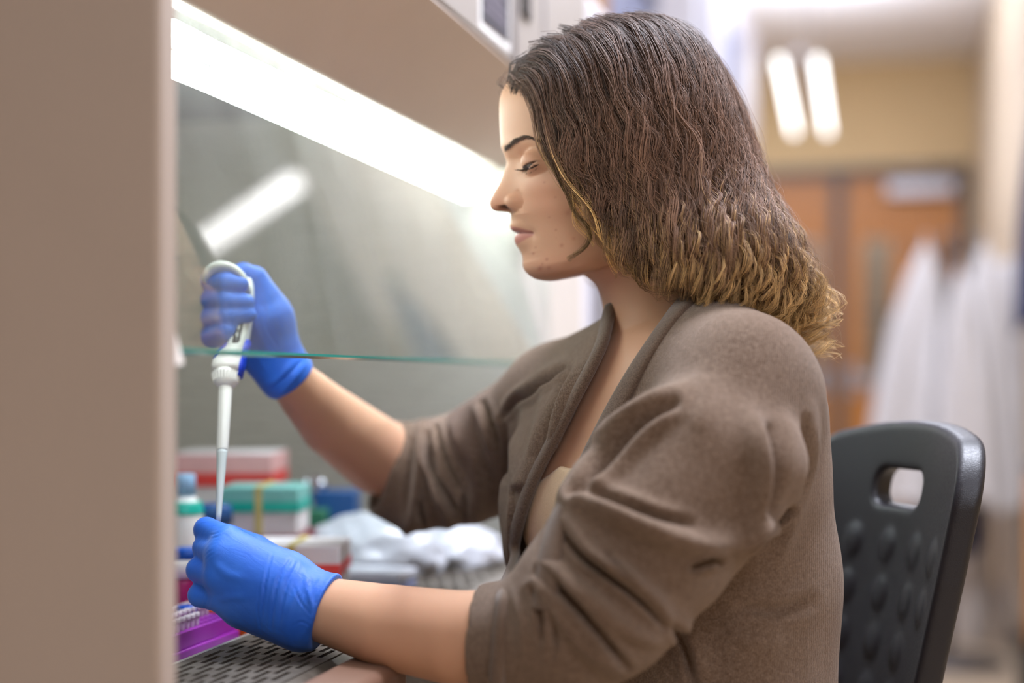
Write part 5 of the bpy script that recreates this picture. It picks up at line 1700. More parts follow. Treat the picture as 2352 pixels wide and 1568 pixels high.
def carton(name, c, size, rz, label, body='card_white', lid='card_white', stripe='print_red', base_z=None, group=None, lid_h=0.35, band=False, pale=None):
    """card or plastic freezer box: body, lid with a printed stripe"""
    w, l, h = (q * KC for q in size)
    z0 = ZS if base_z is None else base_z
    t = empty(name, (c[0], c[1], z0), label, 'box', group)
    R = Matrix.Rotation(rz, 4, 'Z')

    def part(nm, lo, hi, mat, bevel=0.001, parent=t):
        m = MB().box(lo, hi)
        m.v = [tuple(R @ Vector(p) + Vector((c[0], c[1], z0))) for p in m.v]
        return m.build(nm, mat, parent, bevel=bevel)
    hb = h * (1 - lid_h)
    part('box_body', (-w / 2, -l / 2, 0), (w / 2, l / 2, hb), body)
    ld = part('lid', (-w / 2 - 0.0015, -l / 2 - 0.0015, hb), (w / 2 + 0.0015, l / 2 + 0.0015, h), lid, 0.0015)
    if stripe:
        e = 0.0019
        part('stripe', (-w / 2 - e, -l / 2 - e, hb + 0.0005), (w / 2 + e, l / 2 + e, hb + h * lid_h * 0.42), stripe, 0, ld)
    if pale:
        e = 0.0018
        part('stripe', (-w / 2 - e, -l / 2 - e, hb + h * lid_h * 0.42), (w / 2 + e, l / 2 + e, h - 0.001), pale, 0, ld)
    if band:
        e = 0.0024
        part('rubber_band', (-0.004, -l / 2 - e, -0.0001), (0.004, l / 2 + e, h + 0.0012), 'rubber_band', 0)
    return t


PHI = math.radians(14)
# far stack: red striped box on a plain one
x, y = on_tray(533, 1.60)
carton('freezer_box', (x, y), (0.11, 0.10, 0.072), PHI, 'plain white freezer box under the pale red striped box at the back of the hood', stripe=None)
carton('freezer_box', (x - 0.002, y), (0.108, 0.10, 0.066), PHI, 'white freezer box with a pink and red lid, topmost at the back of the hood', base_z=ZS + 0.0722 * KC, lid_h=0.55, stripe='print_red', pale='print_pink')
# teal lidded box on a maroon one
x, y = on_tray(612, 1.47)
carton('freezer_box', (x, y), (0.088, 0.080, 0.062), PHI, 'dark maroon box under the teal lidded box in the middle of the hood', body='maroon', lid='maroon', stripe=None)
carton('freezer_box', (x - 0.001, y), (0.078, 0.074, 0.048), PHI, 'white box with pale teal lid on the maroon box', base_z=ZS + 0.0622 * KC, lid='teal_pale', stripe='teal_plastic', lid_h=0.52, band=True)
# near white box with red line
x, y = on_tray(686, 1.345)
carton('freezer_box', (x, y), (0.086, 0.080, 0.066), PHI, 'white box with one red line and a rubber band, behind the near wrist', stripe='print_red', lid_h=0.42, band=True)
x, y = on_tray(775, 1.63)
carton('freezer_box', (x, y), (0.045, 0.05, 0.092), PHI, 'small dark blue box at the back of the hood under the bare forearm', body='blue_deep', lid='blue_deep', stripe=None)
x, y = on_tray(712, 1.60)
carton('freezer_box', (x, y), (0.040, 0.05, 0.074), PHI, 'small green box between the teal lidded box and the dark blue box', body='teal_pale', lid='green_dark', stripe=None)


def vial(name, c, prof, mat, label, cat, cap=None, capmat='plastic_white', group=None, z0=None, extra=None):
    z0 = ZS if z0 is None else z0
    prof, cap, extra = ([(r * KC, h * KC) for r, h in prof], cap and [(r * KC, h * KC) for r, h in cap], extra and ([(r * KC, h * KC) for r, h in extra[0]], extra[1]))
    t = empty(name, (c[0], c[1], z0), label, cat, group)
    MB().lathe(prof, (c[0], c[1], z0), 28).build('body', mat, t, smooth=True)
    if cap: MB().lathe(cap, (c[0], c[1], z0), 28).build('cap', capmat, t, smooth=True)
    if extra: MB().lathe(extra[0], (c[0], c[1], z0), 28).build('band', extra[1], t, smooth=True)
    return t


x, y = on_tray(488, 1.395)
vial('reagent_bottle', (x, y), [(0.0165, 0), (0.0175, 0.002), (0.0175, 0.070), (0.014, 0.078)], 'blue_plastic', 'royal blue plastic bottle with a teal blue cap behind the pipette tip', 'bottle',
     cap=[(0.0195, 0.078), (0.0195, 0.094), (0.017, 0.097)], capmat=M['teal_dark'] if 'teal_dark' in M else 'blue_deep')
x, y = on_tray(424, 1.37)
vial('reagent_bottle', (x, y), [(0.017, 0), (0.0185, 0.003), (0.0185, 0.086), (0.016, 0.098), (0.009, 0.108)], 'plastic_white', 'white squat bottle with a teal band beside the cabinet side panel', 'bottle',
     cap=[(0.0105, 0.108), (0.0105, 0.126), (0.009, 0.128)], capmat='blue_pale', extra=([(0.0187, 0.090), (0.0182, 0.092), (0.0165, 0.100), (0.0160, 0.102)], 'teal_plastic'))
x, y = on_tray(432, 1.285)
vial('sample_jar', (x, y), [(0.013, 0), (0.014, 0.002), (0.014, 0.050), (0.012, 0.054)], 'blue_pale', 'pale blue sample jar with deep blue lid left of the near fist', 'jar', cap=[(0.0150, 0.054), (0.0150, 0.066), (0.014, 0.067)], capmat='blue_plastic')
x, y = on_tray(424, 1.235)
vial('sample_jar', (x, y), [(0.012, 0), (0.0128, 0.002), (0.0128, 0.044), (0.011, 0.048)], 'magenta_plastic', 'magenta sample jar half hidden by the near fist', 'jar', cap=[(0.0136, 0.048), (0.0136, 0.060), (0.012, 0.061)], capmat='card_white')
x, y = on_tray(428, 1.185)
vial('sample_jar', (x, y), [(0.0065, 0), (0.0075, 0.002), (0.0075, 0.018), (0.007, 0.020)], 'blue_pale', 'tiny vial with a bright blue cap just behind the purple rack', 'vial', cap=[(0.0085, 0.020), (0.0085, 0.030), (0.008, 0.031)], capmat='blue_plastic')

# steel instrument stand and flask at the back
x, y = on_tray(700, 1.66)
t = empty('glass_flask', (x, y, ZS), 'clear glass flask with a steel collar at the back of the hood', 'flask')
MB().lathe([(0.030, 0.0), (0.034, 0.004), (0.030, 0.045), (0.014, 0.085), (0.012, 0.125), (0.014, 0.128)], (x, y, ZS), 28).build('flask_body', 'clear_plastic', t, smooth=True)
MB().lathe([(0.0145, 0.088), (0.0165, 0.092), (0.0165, 0.104), (0.0145, 0.108)], (x, y, ZS), 28).build('collar', 'steel_bright', t, smooth=True)
MB().tube([(x, y, ZS + 0.10), (x + 0.02, y - 0.01, ZS + 0.115), (x + 0.035, y - 0.02, ZS + 0.108)], 0.006).build('side_arm', 'steel_bright', t, smooth=True)
x, y = on_tray(672, 1.62)
t = empty('steel_tweezers', (x, y, ZS), 'bright steel tweezers leaning in a small cup beside the glass flask', 'tweezers')
MB().lathe([(0.018, 0), (0.019, 0.002), (0.020, 0.060), (0.0185, 0.060), (0.0175, 0.004)], (x, y, ZS), 24).build('cup', 'steel_bright', t, smooth=True)
for k in (-1, 1):
    MB().tube([(x + 0.004 * k, y, ZS + 0.01), (x + 0.010 + 0.005 * k, y - 0.004, ZS + 0.07), (x + 0.022, y - 0.008, ZS + 0.118)], 0.0028).build('blade', 'steel_bright', t, smooth=True)


def crumpled_bag(c, size, rz, seed, label, lumps=1.0):
    """loose clear bag: a rounded heap with creased surface"""
    n = 44; g = np.random.default_rng(seed)
    th = np.linspace(0, math.pi, n); ph = np.linspace(0, 2 * math.pi, 2 * n, endpoint=False)
    T, Pp = np.meshgrid(th, ph, indexing='ij')
    D = np.stack([np.sin(T) * np.cos(Pp), np.sin(T) * np.sin(Pp), np.cos(T)], -1)
    r = np.ones(T.shape)
    for k in range(26):
        a = g.normal(0, 1, 3); a /= np.linalg.norm(a); f = g.uniform(3, 11)
        r += lumps * 0.05 * (1 - np.abs(np.sin(f * (D @ a) + g.uniform(0, 6)))) * (4.0 / f)
    P = D * r[..., None] * np.array(size) * KC / 2.3
    P[..., 2] = np.maximum(P[..., 2] + size[2] * 0.38, 0.0)
    cr, sr = math.cos(rz), math.sin(rz)
    X = P[..., 0] * cr - P[..., 1] * sr + c[0]; Y = P[..., 0] * sr + P[..., 1] * cr + c[1]
    V = np.stack([X, Y, P[..., 2] + ZS + 0.0003], -1).reshape(-1, 3)
    m = 2 * n
    i = np.arange(n - 1)[:, None] * m; j = np.arange(m)[None]; j2 = (j + 1) % m
    Q = np.stack(np.broadcast_arrays(i + j, i + m + j, i + m + j2, i + j2), -1).reshape(-1, 4)
    o = mesh_np('plastic_bag', V, Q, M['poly_bag'])
    return tag(o, label, 'bag')


x, y = on_tray(850, 1.53); crumpled_bag((x, y), (0.14, 0.10, 0.080), 0.3, 3, 'crumpled clear plastic bag under the far sleeve, left of the other bag')
x, y = on_tray(1040, 1.60); crumpled_bag((x, y), (0.11, 0.10, 0.062), 1.1, 8, 'flatter crumpled plastic bag beside the air grille, right of the other bag')
x, y = on_tray(850, 1.42)
t = empty('tip_box', (x, y, ZS), 'low pale grey pipette tip box lying in front of the plastic bags', 'box')
MB().box((x - 0.055, y - 0.030, ZS), (x + 0.045, y + 0.030, ZS + 0.022)).build('box_body', 'tray_blue', t, bevel=0.003)
MB().box((x - 0.056, y - 0.031, ZS + 0.0222), (x + 0.046, y + 0.031, ZS + 0.034)).build('lid', 'poly_bag', t, bevel=0.003)


# ---- tube racks
def tube_rack(name, x0, x1, y0, y1, mat, label, tubes):
    h = 0.0225
    t = empty(name, ((x0 + x1) / 2, (y0 + y1) / 2, ZS), label, 'tube rack')
    MB().box((x0 - 0.003, y0 - 0.003, ZS), (x1 + 0.003, y1 + 0.003, ZS + 0.008)).build('base', mat, t, bevel=0.0015)
    m = MB(); p = 0.009; ztop = ZS + h
    nx = int((x1 - x0 - 0.006) / p); ny = int((y1 - y0 - 0.006) / p)
    mx = (x1 - x0 - nx * p) / 2; my = (y1 - y0 - ny * p) / 2
    xs = [x0] + sum([[x0 + mx + i * p + 0.0018, x0 + mx + i * p + 0.0072] for i in range(nx)], []) + [x1]
    ys = [y0] + sum([[y0 + my + j * p + 0.0018, y0 + my + j * p + 0.0072] for j in range(ny)], []) + [y1]
    NY = len(ys)
    vs = [(x, y, z) for x in xs for y in ys for z in (ztop, ZS + 0.0085)]
    vid = lambda i, j, l: (i * NY + j) * 2 + l
    fs = []
    for i in range(len(xs) - 1):
        for j in range(NY - 1):
            q = [vid(i, j, 0), vid(i + 1, j, 0), vid(i + 1, j + 1, 0), vid(i, j + 1, 0)]
            b = [k + 1 for k in q]
            fs.append(tuple(b[::-1]))
            if i % 2 == 1 and j % 2 == 1:
                for k in range(4): fs.append((q[k], q[(k + 1) % 4], b[(k + 1) % 4], b[k]))
            else: fs.append(tuple(q))
    nxs = len(xs)
    for i in range(nxs - 1):
        fs += [(vid(i, 0, 0), vid(i, 0, 1), vid(i + 1, 0, 1), vid(i + 1, 0, 0)), (vid(i, NY - 1, 0), vid(i + 1, NY - 1, 0), vid(i + 1, NY - 1, 1), vid(i, NY - 1, 1))]
    for j in range(NY - 1):
        fs += [(vid(0, j, 0), vid(0, j + 1, 0), vid(0, j + 1, 1), vid(0, j, 1)), (vid(nxs - 1, j, 0), vid(nxs - 1, j, 1), vid(nxs - 1, j + 1, 1), vid(nxs - 1, j + 1, 0))]
    m.add(vs, fs).build('well_plate', mat, t)
    cells = [(x0 + mx + (i + .5) * p, y0 + my + (j + .5) * p) for (i, j) in tubes if i < nx and j < ny]
    return t, cells, nx, ny


rk, cells, nx, ny = tube_rack('tube_rack', -0.700, -0.602, 1.103, 1.238, 'rack_purple', 'bright purple tube rack with rows of small clear tubes, behind the air grille',
                              [(9, j) for j in range(0, 8)] + [(7, j) for j in range(4, 14)] + [(5, j) for j in range(6, 14)])
proto = None
for k, (x, y) in enumerate(cells):
    if proto is None:
        t = empty('microtube', (x, y, ZS + 0.010), 'small clear microtube standing in the purple tube rack', 'tube', 'clear microtubes in the purple rack')
        MB().lathe([(0.0008, 0.0), (0.0022, 0.004), (0.0026, 0.018), (0.0026, 0.0205)], (x, y, ZS + 0.0095), 12).build('tube_body', 'tube_clear', t, smooth=True)
        MB().lathe([(0.0033, 0.0205), (0.0034, 0.0215), (0.0034, 0.0238), (0.0028, 0.0248)], (x, y, ZS + 0.0095), 12).build('cap', 'tube_clear', t, smooth=True)
        proto = t
    else:
        c = proto.copy(); COL.objects.link(c); c.location = (x, y, ZS + 0.010)
        for ch in list(proto.children):
            d = ch.copy(); d.parent = c; COL.objects.link(d)
tube_rack('tube_rack', -0.700, -0.580, 1.250, 1.400, 'rack_orange', 'bright orange tube rack, empty, behind the near glove', [])

# ------------------------------------------------------------------ pipette (leans slightly; axis from the tip upward)
P0 = np.array(W(501, 1204, 1.247)); P1 = np.array(W(526, 742, 1.330))
AXP = (P1 - P0) / np.linalg.norm(P1 - P0)
pip = empty('pipette', tuple(P0), 'white hand pipette with a clear tip, held in the far gloved hand', 'pipette')
PX_ = 0.000395                              # metres per frame pixel there


def along(v):
    """point of the axis seen at frame height v"""
    t = (1204 - v) / (1204 - 742)
    return P0 + (P1 - P0) * t


LP = float(np.linalg.norm(P1 - P0))
hh = lambda v: (1204 - v) / (1204 - 742) * LP
plain('pipette_white', srgb(236, 236, 230), 0.32, noise=0.01)
plain('pipette_blue', srgb(16, 60, 200), 0.35)
plain('display_black', srgb(22, 22, 24), 0.3)
MB().lathe([(0.0020, 0.0), (0.0026, 0.010), (0.0036, hh(1110)), (0.0045, hh(1060)), (0.0049, hh(1048)), (0.0049, hh(1042))], tuple(P0), 24, AXP).build('pipette_tip', 'tip_plastic', pip, smooth=True)
MB().lathe([(0.0028, hh(1078)), (0.0038, hh(1064)), (0.0042, hh(1041))], tuple(P0), 24, AXP).build('nozzle', 'pipette_white', pip, smooth=True)
MB().lathe([(0.0050, hh(1041)), (0.0054, hh(1039)), (0.0063, hh(900)), (0.0066, hh(894))], tuple(P0), 28, AXP).build('shaft', 'pipette_white', pip, smooth=True)
cl = MB().lathe([(0.0072, hh(896)), (0.0108, hh(886)), (0.0124, hh(868)), (0.0129, hh(862))], tuple(P0), 36, AXP).build('collar', 'pipette_white', pip, smooth=True)
# ribs on the collar
q = Vector((0, 0, 1)).rotation_difference(Vector(AXP)).to_matrix()
ribs = MB()
for k in range(26):
    a = 2 * math.pi * k / 26
    r0, r1 = 0.0113, 0.0130
    p = [q @ Vector((r0 * math.cos(a), r0 * math.sin(a), hh(884))) + Vector(P0), q @ Vector((r1 * math.cos(a), r1 * math.sin(a), hh(865))) + Vector(P0)]
    ribs.tube([tuple(v) for v in p], 0.0005, 6)
rb = ribs.build('grip_rib', 'pipette_white', cl); rb['kind'] = 'stuff'
# grip body: swept rounded rectangle, with finger hook on top
EX = np.array(toW(np.array([1.0, 0, 0]))) - np.array(toW(np.zeros(3))); EX -= AXP * (EX @ AXP); EX /= np.linalg.norm(EX)
EY = np.cross(AXP, EX)


def sweep(stations, name, mat, parent, power=3.2, m=24):
    """stations: (axis position by frame height, side shift, half width, half depth)"""
    P = np.array([along(v) + EX * s for v, s, a, b in stations])
    Vv, Ff = tube_mesh(P, np.tile(EX, (len(P), 1)), np.tile(EY, (len(P), 1)), np.array([s[2] for s in stations]), np.array([s[3] for s in stations]), m, power)
    mb = MB(); mb.v = [tuple(p) for p in Vv]; mb.f = [tuple(f) for f in Ff]
    return mb.build(name, mat, parent, smooth=True)


sweep([(863, 0.0, 0.0125, 0.0120), (850, 0.0, 0.0133, 0.0126), (838, 0.0010, 0.0136, 0.0128), (822, 0.0042, 0.0112, 0.0124), (808, 0.0075, 0.0086, 0.0119), (780, 0.0112, 0.0080, 0.0115), (720, 0.0136, 0.0082, 0.0115), (670, 0.0146, 0.0084, 0.0115), (645, 0.0138, 0.0088, 0.0115), (634, 0.0122, 0.0080, 0.0105)],
      'handle', 'pipette_white', pip)
sweep([(872, 0.0124, 0.0026, 0.0060), (845, 0.0136, 0.0032, 0.0070), (815, 0.0150, 0.0032, 0.0070), (790, 0.0190, 0.0022, 0.0060)], 'ejector', 'pipette_blue', pip)
sweep([(836, -0.0100, 0.0028, 0.0070), (824, -0.0072, 0.0040, 0.0080), (812, -0.0030, 0.0044, 0.0085), (798, 0.0010, 0.0036, 0.0080)], 'blue_insert', 'pipette_blue', pip)
hook = [W(566, 668, 1.326), W(562, 645, 1.324), W(550, 629, 1.322), W(530, 617, 1.321), W(506, 613, 1.321), W(486, 620, 1.322), W(474, 634, 1.324), W(468, 648, 1.328)]
hook = polyline(np.array(hook), 22)
HT = np.gradient(hook, axis=0); HT /= np.linalg.norm(HT, axis=1, keepdims=True)
hs = np.cross(HT, EY)
Vv, Ff = tube_mesh(hook, hs, np.tile(EY, (len(hook), 1)), np.interp(np.linspace(0, 1, 22), [0, 0.3, 0.8, 1], [0.0050, 0.0036, 0.0042, 0.0046]), np.interp(np.linspace(0, 1, 22), [0, 0.7, 1], [0.0090, 0.0085, 0.0065]), 18, 2.6)
mb = MB(); mb.v = [tuple(p) for p in Vv]; mb.f = [tuple(f) for f in Ff]; mb.build('finger_hook', 'pipette_white', pip, smooth=True)
# black read-out with three digits on the side toward the camera
dsp = sweep([(804, 0.0088, 0.0040, 0.0121), (798, 0.0096, 0.0044, 0.0123), (745, 0.0130, 0.0044, 0.0121), (700, 0.0142, 0.0042, 0.0118)], 'display_window', 'display_black', pip, 5)
fz = -EY if (np.array([0, 0, 0]) - P0) @ EY < 0 else EY
for k, ch in enumerate('000'):
    c = along(786 - 18 * k) + EX * (0.0107 + 0.0011 * k) + fz * 0.0127
    t = text_mesh('digit', ch, 0.0058, (0, 0, 0), (0, 0, 0), 'pipette_white', dsp, 0.0001)
    Rm = Matrix((EX, AXP, fz)).transposed() if np.cross(EX, AXP) @ fz > 0 else Matrix((-EX, AXP, fz)).transposed()
    t.rotation_euler = Rm.to_euler(); t.location = Vector(c) - Vector(base_of(dsp))
# small tube pinched between thumb and finger
c = np.array(W(503, 1218, 1.250))
t = empty('sample_tube', (float(c[0]), float(c[1]), float(c[2]) - 0.03), 'small clear sample tube pinched in the near gloved fist under the pipette', 'tube')
MB().lathe([(0.0010, -0.030), (0.0035, -0.018), (0.0045, 0.001), (0.0052, 0.002)], tuple(c), 20).build('tube_body', 'clear_plastic', t, smooth=True)
MB().lathe([(0.0052, 0.0022), (0.0054, 0.0030), (0.0050, 0.0040)], tuple(c), 20).build('rim', 'plastic_white', t, smooth=True)

# ------------------------------------------------------------------ lab chair
def build_chair():
    th = math.radians(0)
    f = np.array([-0.954, -0.300, 0.0]); nn = np.array([0.300, -0.954, 0.0])
    C0 = L(2046, 1200, 1.365); C0[2] = 0
    root = np.array(toW(C0)); root[2] = 0.0
    seat_c = C0 + f * 0.20
    sw = np.array(toW(seat_c)); sw[2] = 0
    t = empty('lab_chair', tuple(sw), 'black moulded lab chair with a slotted, bump-studded backrest behind the seated person', 'chair')
    # backrest in flat coordinates: s across, t up, w out of the front face
    s = Sdf((-0.19, -0.22, -0.03), (0.19, 0.19, 0.03), 0.0026, 0.02)
    S, T, Wt = np.meshgrid(s.ax[0], s.ax[1], s.ax[2], indexing='ij', sparse=True)
    hw = np.interp(T, [-0.22, 0.02, 0.19], [0.118, 0.146, 0.158])
    topc = 0.160 - 0.28 * S ** 2 * 4.0
    qx = np.abs(S) - (hw - 0.05); qy = np.maximum(T - (topc - 0.05), -0.215 + 0.05 - T)
    d2 = np.minimum(np.maximum(qx, qy), 0) + np.hypot(np.maximum(qx, 0), np.maximum(qy, 0)) - 0.05
    hx = np.abs(S) - 0.026; hy = np.abs(T - 0.094) - 0.003
    hole = np.minimum(np.maximum(hx, hy), 0) + np.hypot(np.maximum(hx, 0), np.maximum(hy, 0)) - 0.0145
    d2 = np.maximum(d2, -hole)
    r = 0.006
    a = d2 + r; b = np.abs(Wt) - 0.0125 + r
    s.f = (np.minimum(np.maximum(a, b), 0) + np.hypot(np.maximum(a, 0), np.maximum(b, 0)) - r).astype(np.float32)
    rows = [(0.038, [-0.112, -0.056, 0.0, 0.056, 0.108]), (-0.008, [-0.108, -0.054, 0.003, 0.058, 0.104]), (-0.054, [-0.104, -0.048, 0.008, 0.060]), (-0.100, [-0.100, -0.044, 0.012, 0.062]), (-0.146, [-0.09, -0.036, 0.016, 0.062])]
    for k, (tt, xs) in enumerate(rows):
        for x in xs:
            s.ell((x, tt, 0.0116), (0.0145, 0.0175, 0.0040), None, 0.002)
    V, Q = s.mesh(1)
    R = 0.30
    ang = V[:, 0] / R
    rec = math.radians(13)
    zt = V[:, 1] * math.cos(rec)
    back = V[:, 1] * math.sin(rec)
    P = C0 + (np.sin(ang) * (R - V[:, 2]))[:, None] * nn + ((1 - np.cos(ang)) * R + V[:, 2] * np.cos(ang) - back)[:, None] * f
    P[:, 2] = HB + zt
    bk = mesh_np('backrest', toW(P), Q, M['chair_black'], t)
    # seat, spine, column and base, mostly hidden
    q = seat_c
    sm = Sdf((-0.24, -0.24, -0.03), (0.24, 0.24, 0.03), 0.008, 0.03)
    S, T, Wt = np.meshgrid(sm.ax[0], sm.ax[1], sm.ax[2], indexing='ij', sparse=True)
    a = np.hypot(np.maximum(np.abs(S) - 0.13, 0), np.maximum(np.abs(T) - 0.13, 0)) - 0.075; b = np.abs(Wt) - 0.012
    sm.f = (np.minimum(np.maximum(a, b), 0) + np.hypot(np.maximum(a, 0), np.maximum(b, 0)) - 0.008).astype(np.float32)
    V, Q = sm.mesh(1)
    P = seat_c + V[:, [0]] * nn + V[:, [1]] * f; P[:, 2] = 0.455 - ZC + V[:, 2]
    mesh_np('seat', toW(P), Q, M['chair_black'], t)
    sp = [C0 - f * 0.02 + np.array([0, 0, HB - 0.10]), C0 - f * 0.035 + np.array([0, 0, HB - 0.24]), C0 + f * 0.02 + np.array([0, 0, 0.415 - ZC]), seat_c + np.array([0, 0, 0.415 - ZC])]
    MB().tube([tuple(toW(p)) for p in polyline(np.array(sp), 14)], 0.014).build('spine', 'black_plastic', t, smooth=True)
    MB().lathe([(0.06, 0.40), (0.06, 0.418), (0.03, 0.43)], (sw[0], sw[1], 0), 20).lathe([(0.025, 0.09), (0.025, 0.41)], (sw[0], sw[1], 0), 20).build('gas_column', 'metal_grey', t, smooth=True)
    for k in range(5):
        a = 2 * math.pi * k / 5
        MB().tube([(sw[0], sw[1], 0.10), (sw[0] + 0.15 * math.cos(a), sw[1] + 0.15 * math.sin(a), 0.085), (sw[0] + 0.27 * math.cos(a), sw[1] + 0.27 * math.sin(a), 0.065)], [0.026, 0.020, 0.014]).build('base_leg', 'black_plastic', t, smooth=True)
        cx, cy = sw[0] + 0.27 * math.cos(a), sw[1] + 0.27 * math.sin(a)
        MB().lathe([(0.018, -0.012), (0.026, -0.008), (0.026, 0.008), (0.018, 0.012)], (cx, cy, 0.0265), 18, (math.cos(a + 1.3), math.sin(a + 1.3), 0)).build('castor', 'black_plastic', t, smooth=True)
    return t


HB = (HOR - 1352) / F_PX * 1.33
m = Mat('chair_black', srgb(28, 27, 33), 0.40, 0, 0.5)
n2 = m.noise(900, 2); m.bump(n2, 0.35, 0.0005)
m.link(m.ramp(m.noise(500, 3), [(0.3, (0.36, 0.36, 0.36, 1)), (0.7, (0.5, 0.5, 0.5, 1))]), m.p.inputs['Roughness']); M['chair_black'] = m.m
build_chair()


# ------------------------------------------------------------------ lab coats and what stands by the doors
def coat(name, top, width, drop, depth, face, mat, label, sleeve=0, seed=1, lean=0.0, group=None):
    """cloth hung from a hook at top (world), wide toward the hem, with vertical folds"""
    g = np.random.default_rng(seed)
    n, m = 60, 96
    ax = np.array([math.cos(face), math.sin(face), 0]); ay = np.array([-math.sin(face), math.cos(face), 0])
    t = np.linspace(0, 1, n); a = np.linspace(0, 2 * math.pi, m, endpoint=False)
    wd = np.interp(t, [0, 0.04, 0.12, 0.3, 0.6, 1.0], [0.10, 0.22, 0.42, 0.68, 0.88, 1.0]) * width / 2
    dp = np.interp(t, [0, 0.04, 0.15, 0.5, 1.0], [0.18, 0.45, 0.75, 1.0, 1.0]) * depth / 2
    ph = g.uniform(0, 6.28, 4); fr = [5, 7, 11, 4]
    fold = sum(np.sin(fr[k] * a[None] + ph[k] + 0.9 * np.sin(2.2 * t[:, None] + k)) / (1.6 + 0.5 * k) for k in range(4))
    amp = 0.16 * smoothstep(0.05, 0.5, t)[:, None]
    rx = wd[:, None] * (1 + amp * fold * 0.6); ry = dp[:, None] * (1 + amp * fold * 1.6)
    sx = (t ** 1.1 * lean)[:, None]
    P = np.array(top) + (np.cos(a)[None] * rx + sx)[..., None] * ax + (np.sin(a)[None] * ry)[..., None] * ay
    hem = 0.02 * np.sin(3 * a + ph[0])[None] * (t[:, None] > 0.97)
    P[..., 2] = top[2] - t[:, None] * drop + hem
    i = np.arange(n - 1)[:, None] * m; j = np.arange(m)[None]; j2 = (j + 1) % m
    F = np.stack(np.broadcast_arrays(i + j, i + m + j, i + m + j2, i + j2), -1).reshape(-1, 4).tolist() + [list(range(m)), list(range((n - 1) * m, n * m))[::-1]]
    e = empty(name, top, label, 'coat', group)
    mb = MB(); mb.v = [tuple(p) for p in P.reshape(-1, 3)]; mb.f = [tuple(q) for q in F]
    mb.build('coat_body', mat, e, smooth=True)
    sh = np.array(top) + ax * (sleeve * width * 0.30) + np.array([0, 0, -0.12 * drop])
    if sleeve:
        pts = polyline(np.array([sh + np.array([0, 0, 0.06]), sh + ax * sleeve * 0.05 + np.array([0, 0, -0.16]) - ay * 0.03, sh + ax * sleeve * 0.09 + np.array([0, 0, -0.36]) - ay * 0.035, sh + ax * sleeve * 0.11 + np.array([0, 0, -0.54]) - ay * 0.03]), 20)
        MB().tube([tuple(p) for p in pts], list(np.interp(np.linspace(0, 1, 20), [0, 0.2, 1], [0.05, 0.062, 0.050])), 16).build('sleeve', mat, e, smooth=True)
    MB().tube([(top[0], top[1], top[2] - 0.02), (top[0], top[1], top[2] + 0.045)], 0.006).build('hanging_loop', mat, e)
    return e


rail = empty('coat_rack', (0.30, 5.35, 0.0), 'dark free-standing coat rack carrying the white lab coats by the doors', 'coat rack')
rx, ry = 0.19, 5.28
MB().lathe([(0.20, 0.0), (0.20, 0.015), (0.03, 0.035)], (rx, ry, 0), 28).build('rack_base', 'door_frame_paint', rail, smooth=True)
MB().lathe([(0.018, 0.03), (0.018, 1.50), (0.006, 1.53)], (rx, ry, 0), 16).build('pole', 'door_frame_paint', rail, smooth=True)
for dx, dy in ((-0.13, 0.02), (0.08, -0.10), (0.0, -0.12), (0.10, 0.05)):
    MB().tube([(rx, ry, 1.44), (rx + dx * 0.6, ry + dy * 0.6, 1.46), (rx + dx, ry + dy, 1.475), (rx + dx * 1.1, ry + dy * 1.1, 1.50)], 0.008).build('hook', 'door_frame_paint', rail, smooth=True)
rail.location = (rx, ry, 0)
for ch in rail.children: ch.data.transform(Matrix.Translation((0.30 - rx, 5.35 - ry, 0)))
coat('lab_coat', (rx - 0.070, ry - 0.02, 1.475), 0.29, 0.92, 0.12, YAW, 'cloth_white', 'white lab coat hanging leftmost on the rack, its hem flaring left', seed=4, lean=-0.10)
coat('lab_coat', (rx + 0.040, ry - 0.17, 1.375), 0.19, 0.80, 0.09, YAW, 'cloth_white', 'white lab coat hanging lower between the two peaked coats', seed=9, lean=0.02)
coat('lab_coat', (rx + 0.125, ry - 0.05, 1.465), 0.28, 0.90, 0.13, YAW, 'cloth_white', 'white lab coat hanging rightmost on the rack, near the partition', seed=6, lean=0.06, sleeve=1)
coat('work_coat', (rx + 0.00, ry + 0.11, 1.34), 0.26, 0.95, 0.09, YAW, 'cloth_navy', 'navy work coat hanging behind the white lab coats', seed=12)
# tall white bin and a roll of sheeting
bx, by = np.array(W(2205, 868, 5.55))[:2]
t = empty('laundry_bin', (bx, by, 0), 'tall white bin standing on the floor below the lab coats', 'bin')
R = 0.135
MB().lathe([(R * 0.86, 0.0), (R * 0.9, 0.01), (R, 0.86), (R * 0.97, 0.86), (R * 0.88, 0.02)], (bx, by, 0), 40).build('bin_body', 'sheeting_white', t, smooth=True)
MB().lathe([(R * 1.03, 0.8605), (R * 1.04, 0.872), (R * 1.02, 0.905), (R * 0.3, 0.93)], (bx, by, 0), 40).build('lid', 'sheeting_white', t, smooth=True)
bx, by = np.array(W(2330, 868, 5.45))[:2]
t = empty('sheeting_roll', (bx, by, 0), 'upright roll of white sheeting leaning room side of the partition beside the bin', 'roll')
MB().lathe([(0.046, 0.0), (0.048, 0.003), (0.048, 0.90), (0.046, 0.903)], (bx, by, 0), 28).build('rolled_sheet', 'sheeting_white', t, smooth=True)
MB().lathe([(0.019, 0.9032), (0.019, 0.909), (0.014, 0.909)], (bx, by, 0), 20).build('core', 'cardboard', t, smooth=True)
